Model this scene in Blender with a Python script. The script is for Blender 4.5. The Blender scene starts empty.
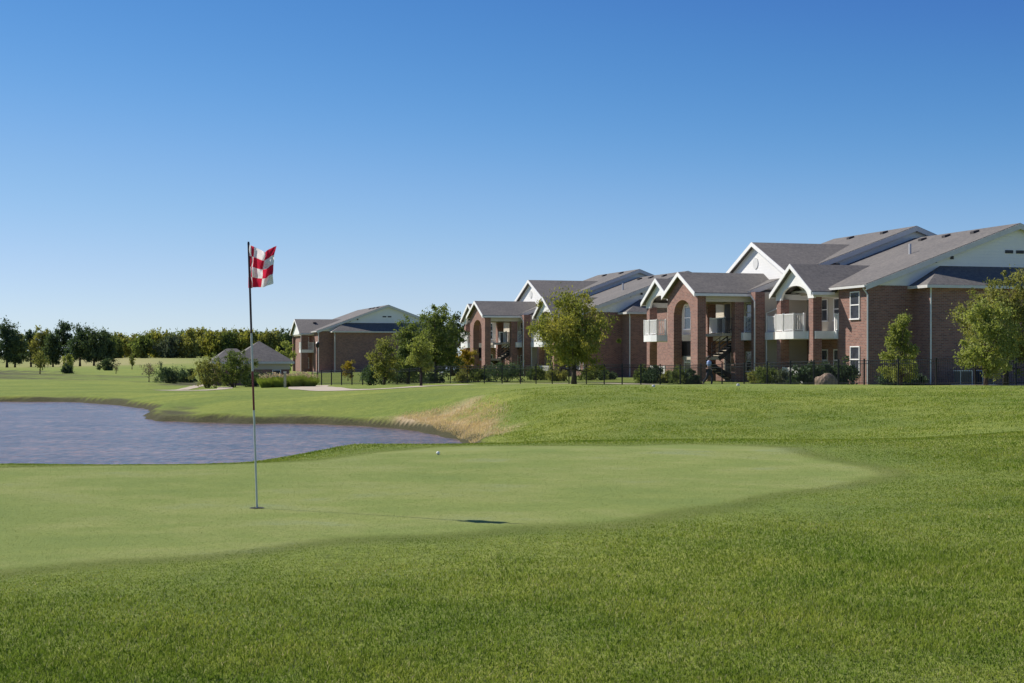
import bpy, math, random
import numpy as np
from mathutils import Vector, Matrix
random.seed(7)
D = bpy.data
scene = bpy.context.scene
COL = scene.collection
F, HY, CU, CZ = 1500.0, 358.0, 512.0, 1.21      # focal length in px, horizon row, eye height

def px(u, Y):                                   # world X of a bearing at a depth
    return (u - CU) / F * Y

# ---------------------------------------------------------------- helpers
def tag(o, label=None, cat=None, group=None, kind=None):
    if label: o['label'] = label
    if cat: o['category'] = cat
    if group: o['group'] = group
    if kind: o['kind'] = kind
    return o

def empty(name, loc, rz=0.0, label=None, cat=None, group=None):
    o = D.objects.new(name, None); COL.objects.link(o)
    o.location = loc; o.rotation_euler = (0, 0, rz); o.empty_display_size = .3
    return tag(o, label, cat, group)

class MB:
    def __init__(s): s.v = []; s.f = []
    def poly(s, pts):
        n = len(s.v); s.v += [tuple(p) for p in pts]; s.f.append(tuple(range(n, n + len(pts)))); return s
    def box(s, x0, x1, y0, y1, z0, z1):
        n = len(s.v)
        if x0 > x1: x0, x1 = x1, x0
        if y0 > y1: y0, y1 = y1, y0
        if z0 > z1: z0, z1 = z1, z0
        s.v += [(x0,y0,z0),(x1,y0,z0),(x1,y1,z0),(x0,y1,z0),(x0,y0,z1),(x1,y0,z1),(x1,y1,z1),(x0,y1,z1)]
        for q in ((0,3,2,1),(4,5,6,7),(0,1,5,4),(1,2,6,5),(2,3,7,6),(3,0,4,7)): s.f.append(tuple(n+i for i in q))
        return s
    def prism(s, pts, d):                       # polygon pushed along vector d
        n = len(s.v); k = len(pts); d = Vector(d)
        s.v += [tuple(Vector(p)) for p in pts] + [tuple(Vector(p) + d) for p in pts]
        s.f.append(tuple(n + i for i in range(k))[::-1]); s.f.append(tuple(n + k + i for i in range(k)))
        for i in range(k):
            j = (i + 1) % k; s.f.append((n+i, n+j, n+k+j, n+k+i))
        return s
    def bar(s, a, b, w, h=None):                # square bar between two points
        h = h or w; a = Vector(a); b = Vector(b); d = (b - a).normalized()
        up = Vector((0,0,1)) if abs(d.z) < .9 else Vector((1,0,0))
        r = d.cross(up).normalized(); q = r.cross(d).normalized()
        r *= w/2; q *= h/2
        return s.prism([a-r-q, a+r-q, a+r+q, a-r+q], b - a)
    def tube(s, pts, rad, seg=8, cap=True):
        n0 = len(s.v); P = [Vector(p) for p in pts]; m = len(P)
        for i, p in enumerate(P):
            d = (P[min(i+1, m-1)] - P[max(i-1, 0)]).normalized()
            up = Vector((0,1,0)) if abs(d.z) > .8 else Vector((0,0,1))
            r = d.cross(up).normalized(); q = d.cross(r).normalized()
            R = rad[i] if hasattr(rad, '__len__') else rad
            for k in range(seg):
                a = 2*math.pi*k/seg; s.v.append(tuple(p + r*R*math.cos(a) + q*R*math.sin(a)))
        for i in range(m-1):
            for k in range(seg):
                k2 = (k+1) % seg; a = n0+i*seg
                s.f.append((a+k, a+k2, a+seg+k2, a+seg+k))
        if cap:
            s.f.append(tuple(n0+k for k in range(seg))[::-1]); s.f.append(tuple(n0+(m-1)*seg+k for k in range(seg)))
        return s
    def build(s, name, mat, parent=None, smooth=False):
        me = D.meshes.new(name); me.from_pydata(s.v, [], s.f)
        me.validate(); me.materials.append(mat)
        import bmesh
        bm = bmesh.new(); bm.from_mesh(me); bmesh.ops.recalc_face_normals(bm, faces=bm.faces); bm.to_mesh(me); bm.free()
        if smooth: me.polygons.foreach_set('use_smooth', [True]*len(me.polygons))
        o = D.objects.new(name, me); COL.objects.link(o)
        if parent: o.parent = parent
        return o

def np_mesh(name, V, Fc, mat, parent=None, smooth=False):      # Fc (n,k) array
    me = D.meshes.new(name); k = Fc.shape[1]; n = len(Fc)
    me.vertices.add(len(V)); me.vertices.foreach_set('co', V.astype(np.float32).ravel())
    me.loops.add(n*k); me.loops.foreach_set('vertex_index', Fc.astype(np.int32).ravel())
    me.polygons.add(n); me.polygons.foreach_set('loop_start', np.arange(0, n*k, k, dtype=np.int32))
    me.polygons.foreach_set('loop_total', np.full(n, k, dtype=np.int32))
    if smooth: me.polygons.foreach_set('use_smooth', np.ones(n, dtype=bool))
    me.update(calc_edges=True); me.materials.append(mat)
    o = D.objects.new(name, me); COL.objects.link(o)
    if parent: o.parent = parent
    return o

# ---------------------------------------------------------------- materials
def mat(name):
    m = D.materials.new(name); m.use_nodes = True
    nt = m.node_tree; b = nt.nodes['Principled BSDF']; return m, nt, b
def N(nt, t, **k):
    n = nt.nodes.new(t)
    for a, v in k.items(): setattr(n, a, v)
    return n
def ramp(nt, fac, stops):
    r = N(nt, 'ShaderNodeValToRGB'); nt.links.new(fac, r.inputs[0])
    e = r.color_ramp.elements
    while len(e) < len(stops): e.new(.5)
    for i, (p, c) in enumerate(stops): e[i].position = p; e[i].color = (*c, 1)
    return r.outputs[0]
def noise(nt, vec, scale, detail=4, rough=.55):
    n = N(nt, 'ShaderNodeTexNoise'); n.inputs['Scale'].default_value = scale
    n.inputs['Detail'].default_value = detail; n.inputs['Roughness'].default_value = rough
    if vec is not None: nt.links.new(vec, n.inputs['Vector'])
    return n.outputs[0]
def mapping(nt, vec, scale, rot=(0,0,0)):
    m = N(nt, 'ShaderNodeMapping'); m.inputs['Scale'].default_value = scale; m.inputs['Rotation'].default_value = rot
    nt.links.new(vec, m.inputs['Vector']); return m.outputs[0]
def mix(nt, fac, a, b, mode='MIX'):
    n = N(nt, 'ShaderNodeMix', data_type='RGBA', blend_type=mode)
    for s, v in ((n.inputs[0], fac), (n.inputs[6], a), (n.inputs[7], b)):
        if hasattr(v, 'node'): nt.links.new(v, s)
        elif isinstance(v, (int, float)): s.default_value = v
        else: s.default_value = (*v, 1)
    return n.outputs[2]
def objco(nt): return N(nt, 'ShaderNodeTexCoord').outputs['Object']

def plain(name, col, rough=.6, var=.12, scale=3.0, spec=.4, metal=0.0):
    m, nt, b = mat(name)
    c = noise(nt, objco(nt), scale)
    lo = tuple(x*(1-var) for x in col); hi = tuple(min(1, x*(1+var)) for x in col)
    nt.links.new(ramp(nt, c, [(.3, lo), (.7, hi)]), b.inputs['Base Color'])
    b.inputs['Roughness'].default_value = rough; b.inputs['Metallic'].default_value = metal
    b.inputs['Specular IOR Level'].default_value = spec
    return m

def brick_mat():
    m, nt, b = mat('brick'); co = objco(nt)
    sep = N(nt, 'ShaderNodeSeparateXYZ'); nt.links.new(co, sep.inputs[0])
    ad = N(nt, 'ShaderNodeMath', operation='ADD'); nt.links.new(sep.outputs[0], ad.inputs[0]); nt.links.new(sep.outputs[1], ad.inputs[1])
    cmb = N(nt, 'ShaderNodeCombineXYZ'); nt.links.new(ad.outputs[0], cmb.inputs[0]); nt.links.new(sep.outputs[2], cmb.inputs[1])
    br = N(nt, 'ShaderNodeTexBrick'); nt.links.new(cmb.outputs[0], br.inputs['Vector'])
    br.inputs['Color1'].default_value = (.31,.150,.112,1); br.inputs['Color2'].default_value = (.175,.085,.068,1)
    br.inputs['Mortar'].default_value = (.30,.25,.22,1); br.inputs['Scale'].default_value = 1
    br.inputs['Brick Width'].default_value = .30; br.inputs['Row Height'].default_value = .10
    br.inputs['Mortar Size'].default_value = .011; br.inputs['Bias'].default_value = -.1
    n2 = noise(nt, co, 1.3, 6, .7)
    c = mix(nt, .5, br.outputs[0], ramp(nt, n2, [(.3, (.78,.76,.76)), (.7, (1.15,1.10,1.05))]), 'MULTIPLY')
    nt.links.new(c, b.inputs['Base Color']); b.inputs['Roughness'].default_value = .9
    bp = N(nt, 'ShaderNodeBump'); bp.inputs['Strength'].default_value = .4; bp.inputs['Distance'].default_value = .02
    nt.links.new(br.outputs['Fac'], bp.inputs['Height']); bp.invert = True; nt.links.new(bp.outputs[0], b.inputs['Normal'])
    return m

def shingle_mat(name, base):
    m, nt, b = mat(name); co = objco(nt)
    n1 = noise(nt, mapping(nt, co, (5,3.2,7)), 1, 3, .8)
    n2 = noise(nt, mapping(nt, co, (.35,.35,.8)), 1, 6, .7)
    rows_ = N(nt, 'ShaderNodeTexWave', bands_direction='Z', wave_profile='SAW'); rows_.inputs['Scale'].default_value = 3.1
    rows_.inputs['Distortion'].default_value = .6; nt.links.new(co, rows_.inputs['Vector'])
    c = mix(nt, .8, (*base,), ramp(nt, n1, [(.30, (.62,.62,.64)), (.70, (1.42,1.36,1.30))]), 'MULTIPLY')
    c = mix(nt, .6, c, ramp(nt, n2, [(.35, (.80,.80,.82)), (.65, (1.18,1.15,1.12))]), 'MULTIPLY')
    c = mix(nt, .35, c, ramp(nt, rows_.outputs[0], [(0, (.6,.6,.6)), (.2, (1.05,1.05,1.05))]), 'MULTIPLY')
    nt.links.new(c, b.inputs['Base Color']); b.inputs['Roughness'].default_value = .95
    return m

def siding_mat(name, col, dirt=.1):
    m, nt, b = mat(name); co = objco(nt)
    wv = N(nt, 'ShaderNodeTexWave', bands_direction='Z', wave_profile='SAW'); wv.inputs['Scale'].default_value = 1.6
    nt.links.new(co, wv.inputs['Vector'])
    n2 = noise(nt, co, .8, 5)
    c = ramp(nt, n2, [(.3, tuple(x*(1-dirt) for x in col)), (.7, col)])
    nt.links.new(c, b.inputs['Base Color']); b.inputs['Roughness'].default_value = .6
    bp = N(nt, 'ShaderNodeBump'); bp.inputs['Strength'].default_value = .5; bp.inputs['Distance'].default_value = .02
    nt.links.new(wv.outputs[0], bp.inputs['Height']); nt.links.new(bp.outputs[0], b.inputs['Normal'])
    return m

def leaf_mat(name, c1, c2, c3=None, trans=.45):
    c1, c2, c3 = [tuple(min(.8, x*1.14) for x in c) if c else None for c in (c1, c2, c3)]
    m, nt, b = mat(name); co = objco(nt)
    geo = N(nt, 'ShaderNodeNewGeometry')
    r = ramp(nt, geo.outputs['Random Per Island'], [(0, c1), (1, c2)])
    n = noise(nt, co, .55, 3)
    c = mix(nt, ramp(nt, n, [(.42, (0,0,0)), (.62, (1,1,1))]), r, c3 or c2)
    out = nt.nodes['Material Output']
    d = N(nt, 'ShaderNodeBsdfDiffuse'); t = N(nt, 'ShaderNodeBsdfTranslucent'); g = N(nt, 'ShaderNodeBsdfGlossy')
    g.inputs['Roughness'].default_value = .75; g.inputs['Color'].default_value = (.8,.85,.9,1)
    nt.links.new(c, d.inputs[0]); nt.links.new(mix(nt, 1.0, c, (1.1,1.15,.7), 'MULTIPLY'), t.inputs[0])
    a = N(nt, 'ShaderNodeMixShader'); a.inputs[0].default_value = trans
    nt.links.new(d.outputs[0], a.inputs[1]); nt.links.new(t.outputs[0], a.inputs[2])
    a2 = N(nt, 'ShaderNodeMixShader'); a2.inputs[0].default_value = .02
    nt.links.new(a.outputs[0], a2.inputs[1]); nt.links.new(g.outputs[0], a2.inputs[2])
    nt.links.new(a2.outputs[0], out.inputs['Surface']); nt.nodes.remove(b)
    return m

M = {}
M['brick'] = brick_mat()
M['shingle'] = shingle_mat('shingle', (.140,.134,.126))
M['white'] = siding_mat('white_siding', (.84,.83,.80), .06)
M['trim'] = plain('white_trim', (.83,.82,.79), .5, .05)
M['fascia'] = plain('fascia_paint', (.62,.60,.56), .5, .06)
M['gutter'] = plain('gutter_paint', (.66,.65,.62), .4, .05)
M['beige'] = siding_mat('beige_siding', (.58,.52,.42), .06)
M['concrete'] = plain('concrete', (.42,.37,.29), .9, .15, 6)
M['darkmetal'] = plain('dark_metal', (.018,.018,.020), .4, .2)
M['door'] = plain('door_paint', (.03,.028,.03), .5, .2)
M['ventm'] = plain('roof_vent_metal', (.05,.045,.045), .6, .2)
M['pipe'] = plain('pvc_pipe', (.6,.6,.6), .5, .1)
M['bark'] = plain('bark', (.085,.065,.05), .95, .4, 8)
M['barkdark'] = plain('dark_bark', (.045,.036,.03), .95, .4, 8)
def glass_mat():
    m, nt, b = mat('window_glass')
    nt.links.new(ramp(nt, noise(nt, objco(nt), 1.5), [(.3, (.03,.035,.045)), (.7, (.08,.09,.11))]), b.inputs['Base Color'])
    b.inputs['Roughness'].default_value = .08; b.inputs['Specular IOR Level'].default_value = .7
    return m
M['glass'] = glass_mat()

# ---------------------------------------------------------------- terrain
POND = []
for u, Y in [(-900,112),(-450,104),(-200,99),(0,96.9),(40,96.5),(73,95.8),(98,91.6),(112,89.5),(127,86),(140,83.5),(146,81),(151,77.3),(149,73),(148,69.7),
             (153,68),(159,66.9),(175,66.6),(195,65.9),(222,65.2),(250,63.9),(280,64.3),(309,63.9),(335,63),(362,62),(400,59.8),(418,57.6),(431,55),(448,52.2),
             (459,49.5),(466,46),(455,41),(420,37),(356,33),(200,29),(0,27),(-300,27),(-800,30),(-1300,38)]:
    POND.append((px(u, Y), Y))
POND = np.array(POND); WATER = -1.6

def pond_dist(x, y):                            # signed distance, inside negative
    d = np.full(x.shape, 1e9); ins = np.zeros(x.shape, bool)
    n = len(POND)
    for i in range(n):
        ax, ay = POND[i]; bx, by = POND[(i+1) % n]
        ex, ey = bx-ax, by-ay
        t = np.clip(((x-ax)*ex + (y-ay)*ey)/(ex*ex+ey*ey), 0, 1)
        d = np.minimum(d, np.hypot(x-ax-t*ex, y-ay-t*ey))
        c = (ay > y) != (by > y)
        ins ^= c & (x < ax + (y-ay)*ex/(ey if abs(ey) > 1e-9 else 1e-9))
    return np.where(ins, -d, d)

CP = []                                          # land control points: bearing, depth, height
for u in (-1200, -500, 0, 300, 512, 750, 1024, 1500, 2300):
    CP += [(u, 2, -.12), (u, 6, -.02), (u, 9, .01), (u, 13, 0)]
for u in (-1200, -500, 0, 250): CP += [(u, 17, .0), (u, 20, -.22), (u, 25, -.95)]
for u in (356, 456): CP += [(u, 17, 0), (u, 21, .0), (u, 25, -.35), (u, 31, -1.15)]
for u in (560, 700, 850): CP += [(u, 17, 0), (u, 22, .0), (u, 26, -.30), (u, 32, -1.05), (u, 38, -1.22), (u, 43, -1.04), (u, 50, -.62), (u, 56, -.24), (u, 61, -.05)]
for u in (1024, 1150): CP += [(u, 17, .02), (u, 24, .03), (u, 29, -.25), (u, 36, -.6), (u, 43, -.55), (u, 50, -.30), (u, 56, -.10), (u, 61, -.02)]
for u in (1500, 2300): CP += [(u, 17, .05), (u, 30, 0.), (u, 50, .1), (u, 80, 0)]
CP += [(500,43,-1.25),(500,50,-.85),(500,56,-.45),(500,61,-.2)]
for u in (560, 700, 850, 1024): CP += [(u, 70, -.05)]
CP += [(690,86,-.40),(600,90,-.42),(760,86,-.40),(868,84,-.42),(868,93,-.46),(1024,84,-.42),(1024,95,-.46),(760,105,-.46),(650,105,-.46),(900,120,-.46),(600,120,-.55),(584,142,-.6),(480,140,-.6),(640,142,-.6)]
CP += [(480,70,-.25),(450,60,-.75),(450,70,-.32),(450,90,-.42),(440,108,-.62)]
CP += [(380,67,-.95),(380,76,-.55),(380,92,-.62),(380,112,-.85),(300,70,-1.05),(300,80,-.80),(300,92,-.74),(300,110,-.92),(320,128,-1.1),
       (230,70,-1.15),(230,80,-.92),(230,100,-.95),(200,116,-1.25),(239,145,-1.5),(210,150,-1.5),(160,75,-1.15),(160,90,-1.05),(160,120,-1.2),
       (325,227,-.91),(420,227,-.91),(380,190,-.9),(420,150,-.75),(290,240,-1.0)]
CP += [(100,96,-1.2),(100,110,-1.15),(0,108,-1.2),(-300,112,-1.2),(50,140,-1.15),(150,150,-1.2),(50,200,-1.3),(150,200,-1.3),(0,300,-1.3),(100,300,-1.2),
       (0,400,-1.3),(80,400,-1.1),(160,360,-.2),(200,360,0),(-300,400,-1.3),(130,480,1.0),(0,560,.3),(-300,600,.3),(200,550,1.8),(60,560,.9),(300,550,1.5),(500,400,0),(700,400,0),(1000,400,0),(1500,300,0),
       (0,800,1.6),(200,800,2.4),(512,900,2),(900,900,2),(1500,900,2),(-600,900,2),(0,2800,2),(512,2800,2),(1200,2800,2),(-800,2800,2),(1900,2800,2)]
CPA = np.array(CP, float)
def _key(x, y):
    yy = np.maximum(y, 1.5)
    return np.stack([np.clip(x/yy, -1.4, 1.6)*1.6, np.log(yy)*1.35], -1)
_K = _key(px(CPA[:,0], CPA[:,1]), CPA[:,1])
def _phi(r): return r*(1+0*r)
_A = _phi(np.linalg.norm(_K[:,None]-_K[None], axis=-1)) + 0
n_ = len(_K); _P = np.hstack([np.ones((n_,1)), _K])
_S = np.block([[_A - 0.004*np.eye(n_), _P], [_P.T, np.zeros((3,3))]])
_W = np.linalg.solve(_S, np.concatenate([CPA[:,2], np.zeros(3)]))
def land(x, y):
    k = _key(x, y); out = np.zeros(x.shape)
    for i in range(n_):
        out += _W[i]*np.hypot(k[...,0]-_K[i,0], k[...,1]-_K[i,1])
    return out + _W[n_] + _W[n_+1]*k[...,0] + _W[n_+2]*k[...,1]
def ss(a, b, x):
    t = np.clip((x-a)/(b-a), 0, 1); return t*t*(3-2*t)
def height(x, y):
    x = np.asarray(x, float); y = np.asarray(y, float)
    L = land(x, y); d = pond_dist(x, y)
    wob = .32*np.sin(x*.9+y*.5)+.14*np.sin(x*2.3-y*1.4)
    d = d + np.where(np.abs(d) < 3, wob*.6, 0)
    far = ss(38, 46, y)
    W = 4.5 - .3*far
    t = ss(0, 1, d/W)
    bank = WATER + far*(.30+.05*np.sin(x*.9)+.04*np.sin(x*1.4+1))*ss(.0, .62, d) + .02
    z = L*t + (1-t)*bank
    z = np.where(d < 0, WATER - np.clip(-d*.5, .0, .7) - .02, z)
    un = .012*np.sin(x*.9+y*.35)*np.sin(y*.8-x*.3) + .05*ss(35, 60, y)*np.sin(x*.31+1)*np.sin(y*.23)
    return z + np.where(d > 1, un, 0)
def gz(x, y): return float(height(np.array([x]), np.array([y]))[0])

rows = np.concatenate([np.arange(-12, 3, .6), np.arange(3, 26, .13), np.arange(26, 42, .3), np.arange(42, 104, .24),
                       np.arange(104, 260, 1.6), 260*np.exp(np.arange(0, 2.6, .028))])
cols = np.linspace(-1.15, 1.15, 640)
cols = np.sign(cols)*np.abs(cols)**1.25*.97
GA, GY = np.meshgrid(cols, rows)
GX = GA*(np.maximum(GY, 0)+14)
GZ = height(GX, GY)
nr, nc = GX.shape
idx = np.arange(nr*nc).reshape(nr, nc)
quads = np.stack([idx[:-1,:-1], idx[:-1,1:], idx[1:,1:], idx[1:,:-1]], -1).reshape(-1, 4)

def poly_mask(pts, X, Y, soft):                  # 1 inside, soft edge
    d = np.full(X.shape, 1e9); ins = np.zeros(X.shape, bool); n = len(pts)
    for i in range(n):
        ax, ay = pts[i]; bx, by = pts[(i+1) % n]; ex, ey = bx-ax, by-ay
        t = np.clip(((X-ax)*ex+(Y-ay)*ey)/(ex*ex+ey*ey), 0, 1)
        d = np.minimum(d, np.hypot(X-ax-t*ex, Y-ay-t*ey))
        c = (ay > Y) != (by > Y); ins ^= c & (X < ax + (Y-ay)*ex/(ey if abs(ey) > 1e-9 else 1e-9))
    return ss(-soft, soft, np.where(ins, d, -d))
def g2(u, v, z=0.0):
    Y = (CZ-z)*F/(v-HY); return (px(u, Y), Y)
GREEN = [g2(-420,592),g2(-200,584),g2(0,573),g2(160,564),g2(340,545),g2(450,536),g2(572,524),g2(690,514),g2(765,506),g2(826,496),g2(855,486),g2(869,475),g2(862,464),g2(840,455.5),g2(804,450),g2(750,447.5),g2(690,447),g2(600,447.5),g2(500,447),g2(430,449),g2(340,455),g2(200,462),g2(0,468.5),g2(-200,472),g2(-500,480)]
green = poly_mask(GREEN, GX, GY, .35)
green = poly_mask(GREEN, GX + .3*np.sin(GY*1.1), GY + .16*np.sin(GX*1.7)+.1*np.sin(GX*4.3+GY), .38)
collar = poly_mask(GREEN, GX, GY, 2.6)
DRY = [(px(394,61),61.5),(px(410,62),62),(px(440,61.5),61.5),(px(466,59),59),(px(482,55),55),(px(480,51.5),51.5),(px(470,48.5),48.5),(px(452,49),49),(px(430,53),53),(px(400,58.5),58.5)]
wobx = .8*np.sin(GX*.9+GY*.6)+.5*np.sin(GX*2.1-GY*1.3); woby = .8*np.sin(GX*1.1-GY*.5)
dry = poly_mask(DRY, GX+wobx, GY+woby, 1.0)
pd = pond_dist(GX, GY)
dry = np.maximum(dry, .45*ss(300, 420, GY)*(.5+.5*np.sin(GX*.06+GY*.02)))
dirt = np.where(GY > 44, 1-ss(WATER+.25, WATER+.33, GZ + .03*np.sin(GX*1.9+GY*1.3)), 0)

def ground_mat():
    m, nt, b = mat('grass_ground'); co = objco(nt)
    at = lambda n: N(nt, 'ShaderNodeAttribute', attribute_name=n).outputs['Fac']
    big = noise(nt, mapping(nt, co, (.16,.16,.16)), 1, 5, .6)
    mid = noise(nt, mapping(nt, co, (.8,1.5,1)), 1.1, 6, .65)
    fine = noise(nt, mapping(nt, co, (9,9,9)), 1, 5, .75)
    vfine = noise(nt, co, 60, 3, .8)
    tuft = noise(nt, mapping(nt, co, (2.6,1.1,1.5), (0,0,.5)), 1.3, 7, .78)
    rough = ramp(nt, tuft, [(.34, (.115,.162,.018)), (.5, (.172,.222,.027)), (.68, (.238,.278,.050))])
    rough = mix(nt, .55, rough, ramp(nt, big, [(.40, (.62,.74,.56)), (.60, (1.30,1.16,1.15))]), 'MULTIPLY')
    strk2 = noise(nt, mapping(nt, co, (.10,.45,.3), (0,0,.15)), 1, 5, .6)
    rough = mix(nt, .6, rough, ramp(nt, strk2, [(.40, (.78,.84,.74)), (.60, (1.20,1.12,1.15))]), 'MULTIPLY')
    rough = mix(nt, .7, rough, ramp(nt, fine, [(.30, (.62,.66,.60)), (.70, (1.35,1.3,1.4))]), 'MULTIPLY')
    strk = noise(nt, mapping(nt, co, (.5,.62,1), (0,0,-.5)), 1, 7, .68)
    grain = noise(nt, co, 24, 4, .75)
    gcol = ramp(nt, strk, [(.34, (.120,.166,.026)), (.47, (.152,.192,.032)), (.56, (.196,.218,.054)), (.66, (.182,.214,.084))])
    gcol = mix(nt, .5, gcol, ramp(nt, mid, [(.32, (.80,.86,.78)), (.68, (1.16,1.10,1.14))]), 'MULTIPLY')
    gcol = mix(nt, .5, gcol, ramp(nt, big, [(.38, (.86,.90,.80)), (.62, (1.1,1.08,1.15))]), 'MULTIPLY')
    gcol = mix(nt, .5, gcol, ramp(nt, vfine, [(.30, (.60,.64,.58)), (.70, (1.38,1.34,1.4))]), 'MULTIPLY')
    gcol = mix(nt, .55, gcol, ramp(nt, grain, [(.32, (.68,.72,.66)), (.68, (1.3,1.25,1.3))]), 'MULTIPLY')
    ccol = mix(nt, .5, (.150,.212,.030), ramp(nt, fine, [(.3, (.7,.7,.7)), (.7, (1.3,1.3,1.3))]), 'MULTIPLY')
    c = mix(nt, at('collar'), rough, ccol)
    c = mix(nt, at('green'), c, gcol)
    dn = noise(nt, mapping(nt, co, (2.4,.9,2)), 1.6, 7, .75)
    dcol = ramp(nt, dn, [(.3, (.32,.23,.13)), (.5, (.50,.37,.23)), (.7, (.62,.49,.33))])
    dmask = N(nt, 'ShaderNodeMath', operation='MULTIPLY'); nt.links.new(at('dry'), dmask.inputs[0])
    nt.links.new(ramp(nt, tuft, [(.32, (.4,.4,.4)), (.40, (1,1,1))]), dmask.inputs[1])
    c = mix(nt, dmask.outputs[0], c, dcol)
    soil = ramp(nt, fine, [(.35, (.018,.013,.009)), (.65, (.060,.042,.024))])
    c = mix(nt, at('dirt'), c, soil)
    nt.links.new(c, b.inputs['Base Color']); b.inputs['Roughness'].default_value = 1; b.inputs['Specular IOR Level'].default_value = .12
    b.inputs['Sheen Weight'].default_value = .25; b.inputs['Sheen Roughness'].default_value = .6; b.inputs['Sheen Tint'].default_value = (.8,.9,.4,1)
    # bump: tufty outside the green
    hm = mix(nt, .5, tuft, fine)
    hm = mix(nt, at('green'), hm, vfine)
    dist = mix(nt, at('green'), (.16,.16,.16), (.006,.006,.006))
    bp = N(nt, 'ShaderNodeBump'); bp.inputs['Strength'].default_value = .9
    nt.links.new(dist, bp.inputs['Distance']); nt.links.new(hm, bp.inputs['Height']); nt.links.new(bp.outputs[0], b.inputs['Normal'])
    return m
gm = ground_mat()
ground = np_mesh('ground', np.stack([GX, GY, GZ], -1).reshape(-1, 3), quads, gm, smooth=True)
tag(ground, kind='structure')
for nme, arr in (('green', green), ('collar', collar), ('dry', dry), ('dirt', dirt)):
    a = ground.data.attributes.new(nme, 'FLOAT', 'POINT'); a.data.foreach_set('value', arr.astype(np.float32).ravel())

# water
def water_mat():
    m, nt, b = mat('pond_water'); co = objco(nt)
    w1 = noise(nt, mapping(nt, co, (1.7,.75,1), (0,0,.12)), 2.0, 4, .68)
    w2 = noise(nt, mapping(nt, co, (.25,.5,1)), 1, 3, .5)
    w3 = noise(nt, mapping(nt, co, (1.9,.8,1), (0,0,.1)), 1.7, 4, .75)
    bc = ramp(nt, w2, [(.35, (.115,.088,.078)), (.65, (.190,.138,.112))])
    nt.links.new(mix(nt, .8, bc, ramp(nt, w3, [(.38, (.40,.48,.60)), (.62, (1.7,1.4,1.25))]), 'MULTIPLY'), b.inputs['Base Color'])
    b.inputs['Roughness'].default_value = .2; b.inputs['IOR'].default_value = 1.33; b.inputs['Specular IOR Level'].default_value = .34
    bp = N(nt, 'ShaderNodeBump'); bp.inputs['Strength'].default_value = 1; bp.inputs['Distance'].default_value = .13
    nt.links.new(w1, bp.inputs['Height']); nt.links.new(bp.outputs[0], b.inputs['Normal'])
    return m
wm = MB(); wm.poly([(-160, 20, WATER), (8, 20, WATER), (8, 118, WATER), (-160, 118, WATER)])
tag(wm.build('water', water_mat()), kind='structure')

# paths (draped ribbons)
def path_mat():
    m, nt, b = mat('path_concrete'); co = objco(nt)
    nt.links.new(ramp(nt, noise(nt, co, 1.2, 6, .7), [(.3, (.36,.30,.22)), (.7, (.50,.43,.33))]), b.inputs['Base Color'])
    b.inputs['Roughness'].default_value = .95; return m
PM = path_mat()
def ribbon(name, pts, lift=.02):                 # pts: (x, y, half width)
    # Catmull-Rom resample
    P = [np.array(p, float) for p in pts]; P = [2*P[0]-P[1]] + P + [2*P[-1]-P[-2]]; out = []
    for i in range(1, len(P)-2):
        n = max(2, int(np.linalg.norm(P[i+1][:2]-P[i][:2])/.5))
        for k in range(n):
            t = k/n; p0, p1, p2, p3 = P[i-1:i+3]
            out.append(.5*((2*p1)+(-p0+p2)*t+(2*p0-5*p1+4*p2-p3)*t*t+(-p0+3*p1-3*p2+p3)*t**3))
    out = np.array(out); d = np.gradient(out[:,:2], axis=0); d /= np.linalg.norm(d, axis=1)[:,None]
    nrm = np.stack([-d[:,1], d[:,0]], -1); m = 7
    k = np.linspace(-1, 1, m)
    XY = out[:,None,:2] + nrm[:,None]*k[None,:,None]*out[:,None,2:3]
    Z = height(XY[...,0], XY[...,1]) + lift
    V = np.concatenate([XY, Z[...,None]], -1).reshape(-1, 3)
    ix = np.arange(len(out)*m).reshape(len(out), m)
    q = np.stack([ix[:-1,:-1], ix[:-1,1:], ix[1:,1:], ix[1:,:-1]], -1).reshape(-1, 4)
    return tag(np_mesh(name, V, q, PM), kind='structure')
ribbon('path', [(px(1500,60),60,.7),(px(1100,64),64,.7),(px(1024,66),66,.7),(px(950,69),69,.6),(px(880,75),75,.5)])
ribbon('path', [(px(700,90),90.5,.7),(px(640,96),94,.8),(px(560,102),102,.8),(px(480,98),98,.8),(px(420,92),92,1.1),(px(375,88),88,.9),(px(340,88),89,1.5),(px(318,95),95,1.6),(px(308,108),108,1.4),(px(312,125),125,1.5)])
ribbon('path', [(px(150,112),112,.4),(px(166,108),108,.6),(px(185,105),105,.75),(px(205,106),106,.65),(px(222,112),112,.6),(px(226,125),125,.6)])
ribbon('path', [(px(168,107.5),107.5,.4),(px(181,116),116,.5),(px(197,128),128,.5),(px(206,150),150,.5)])
ribbon('path', [(px(760,91),91.5,.7),(px(820,88),88,.7),(px(868,82),82,.7)])

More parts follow.
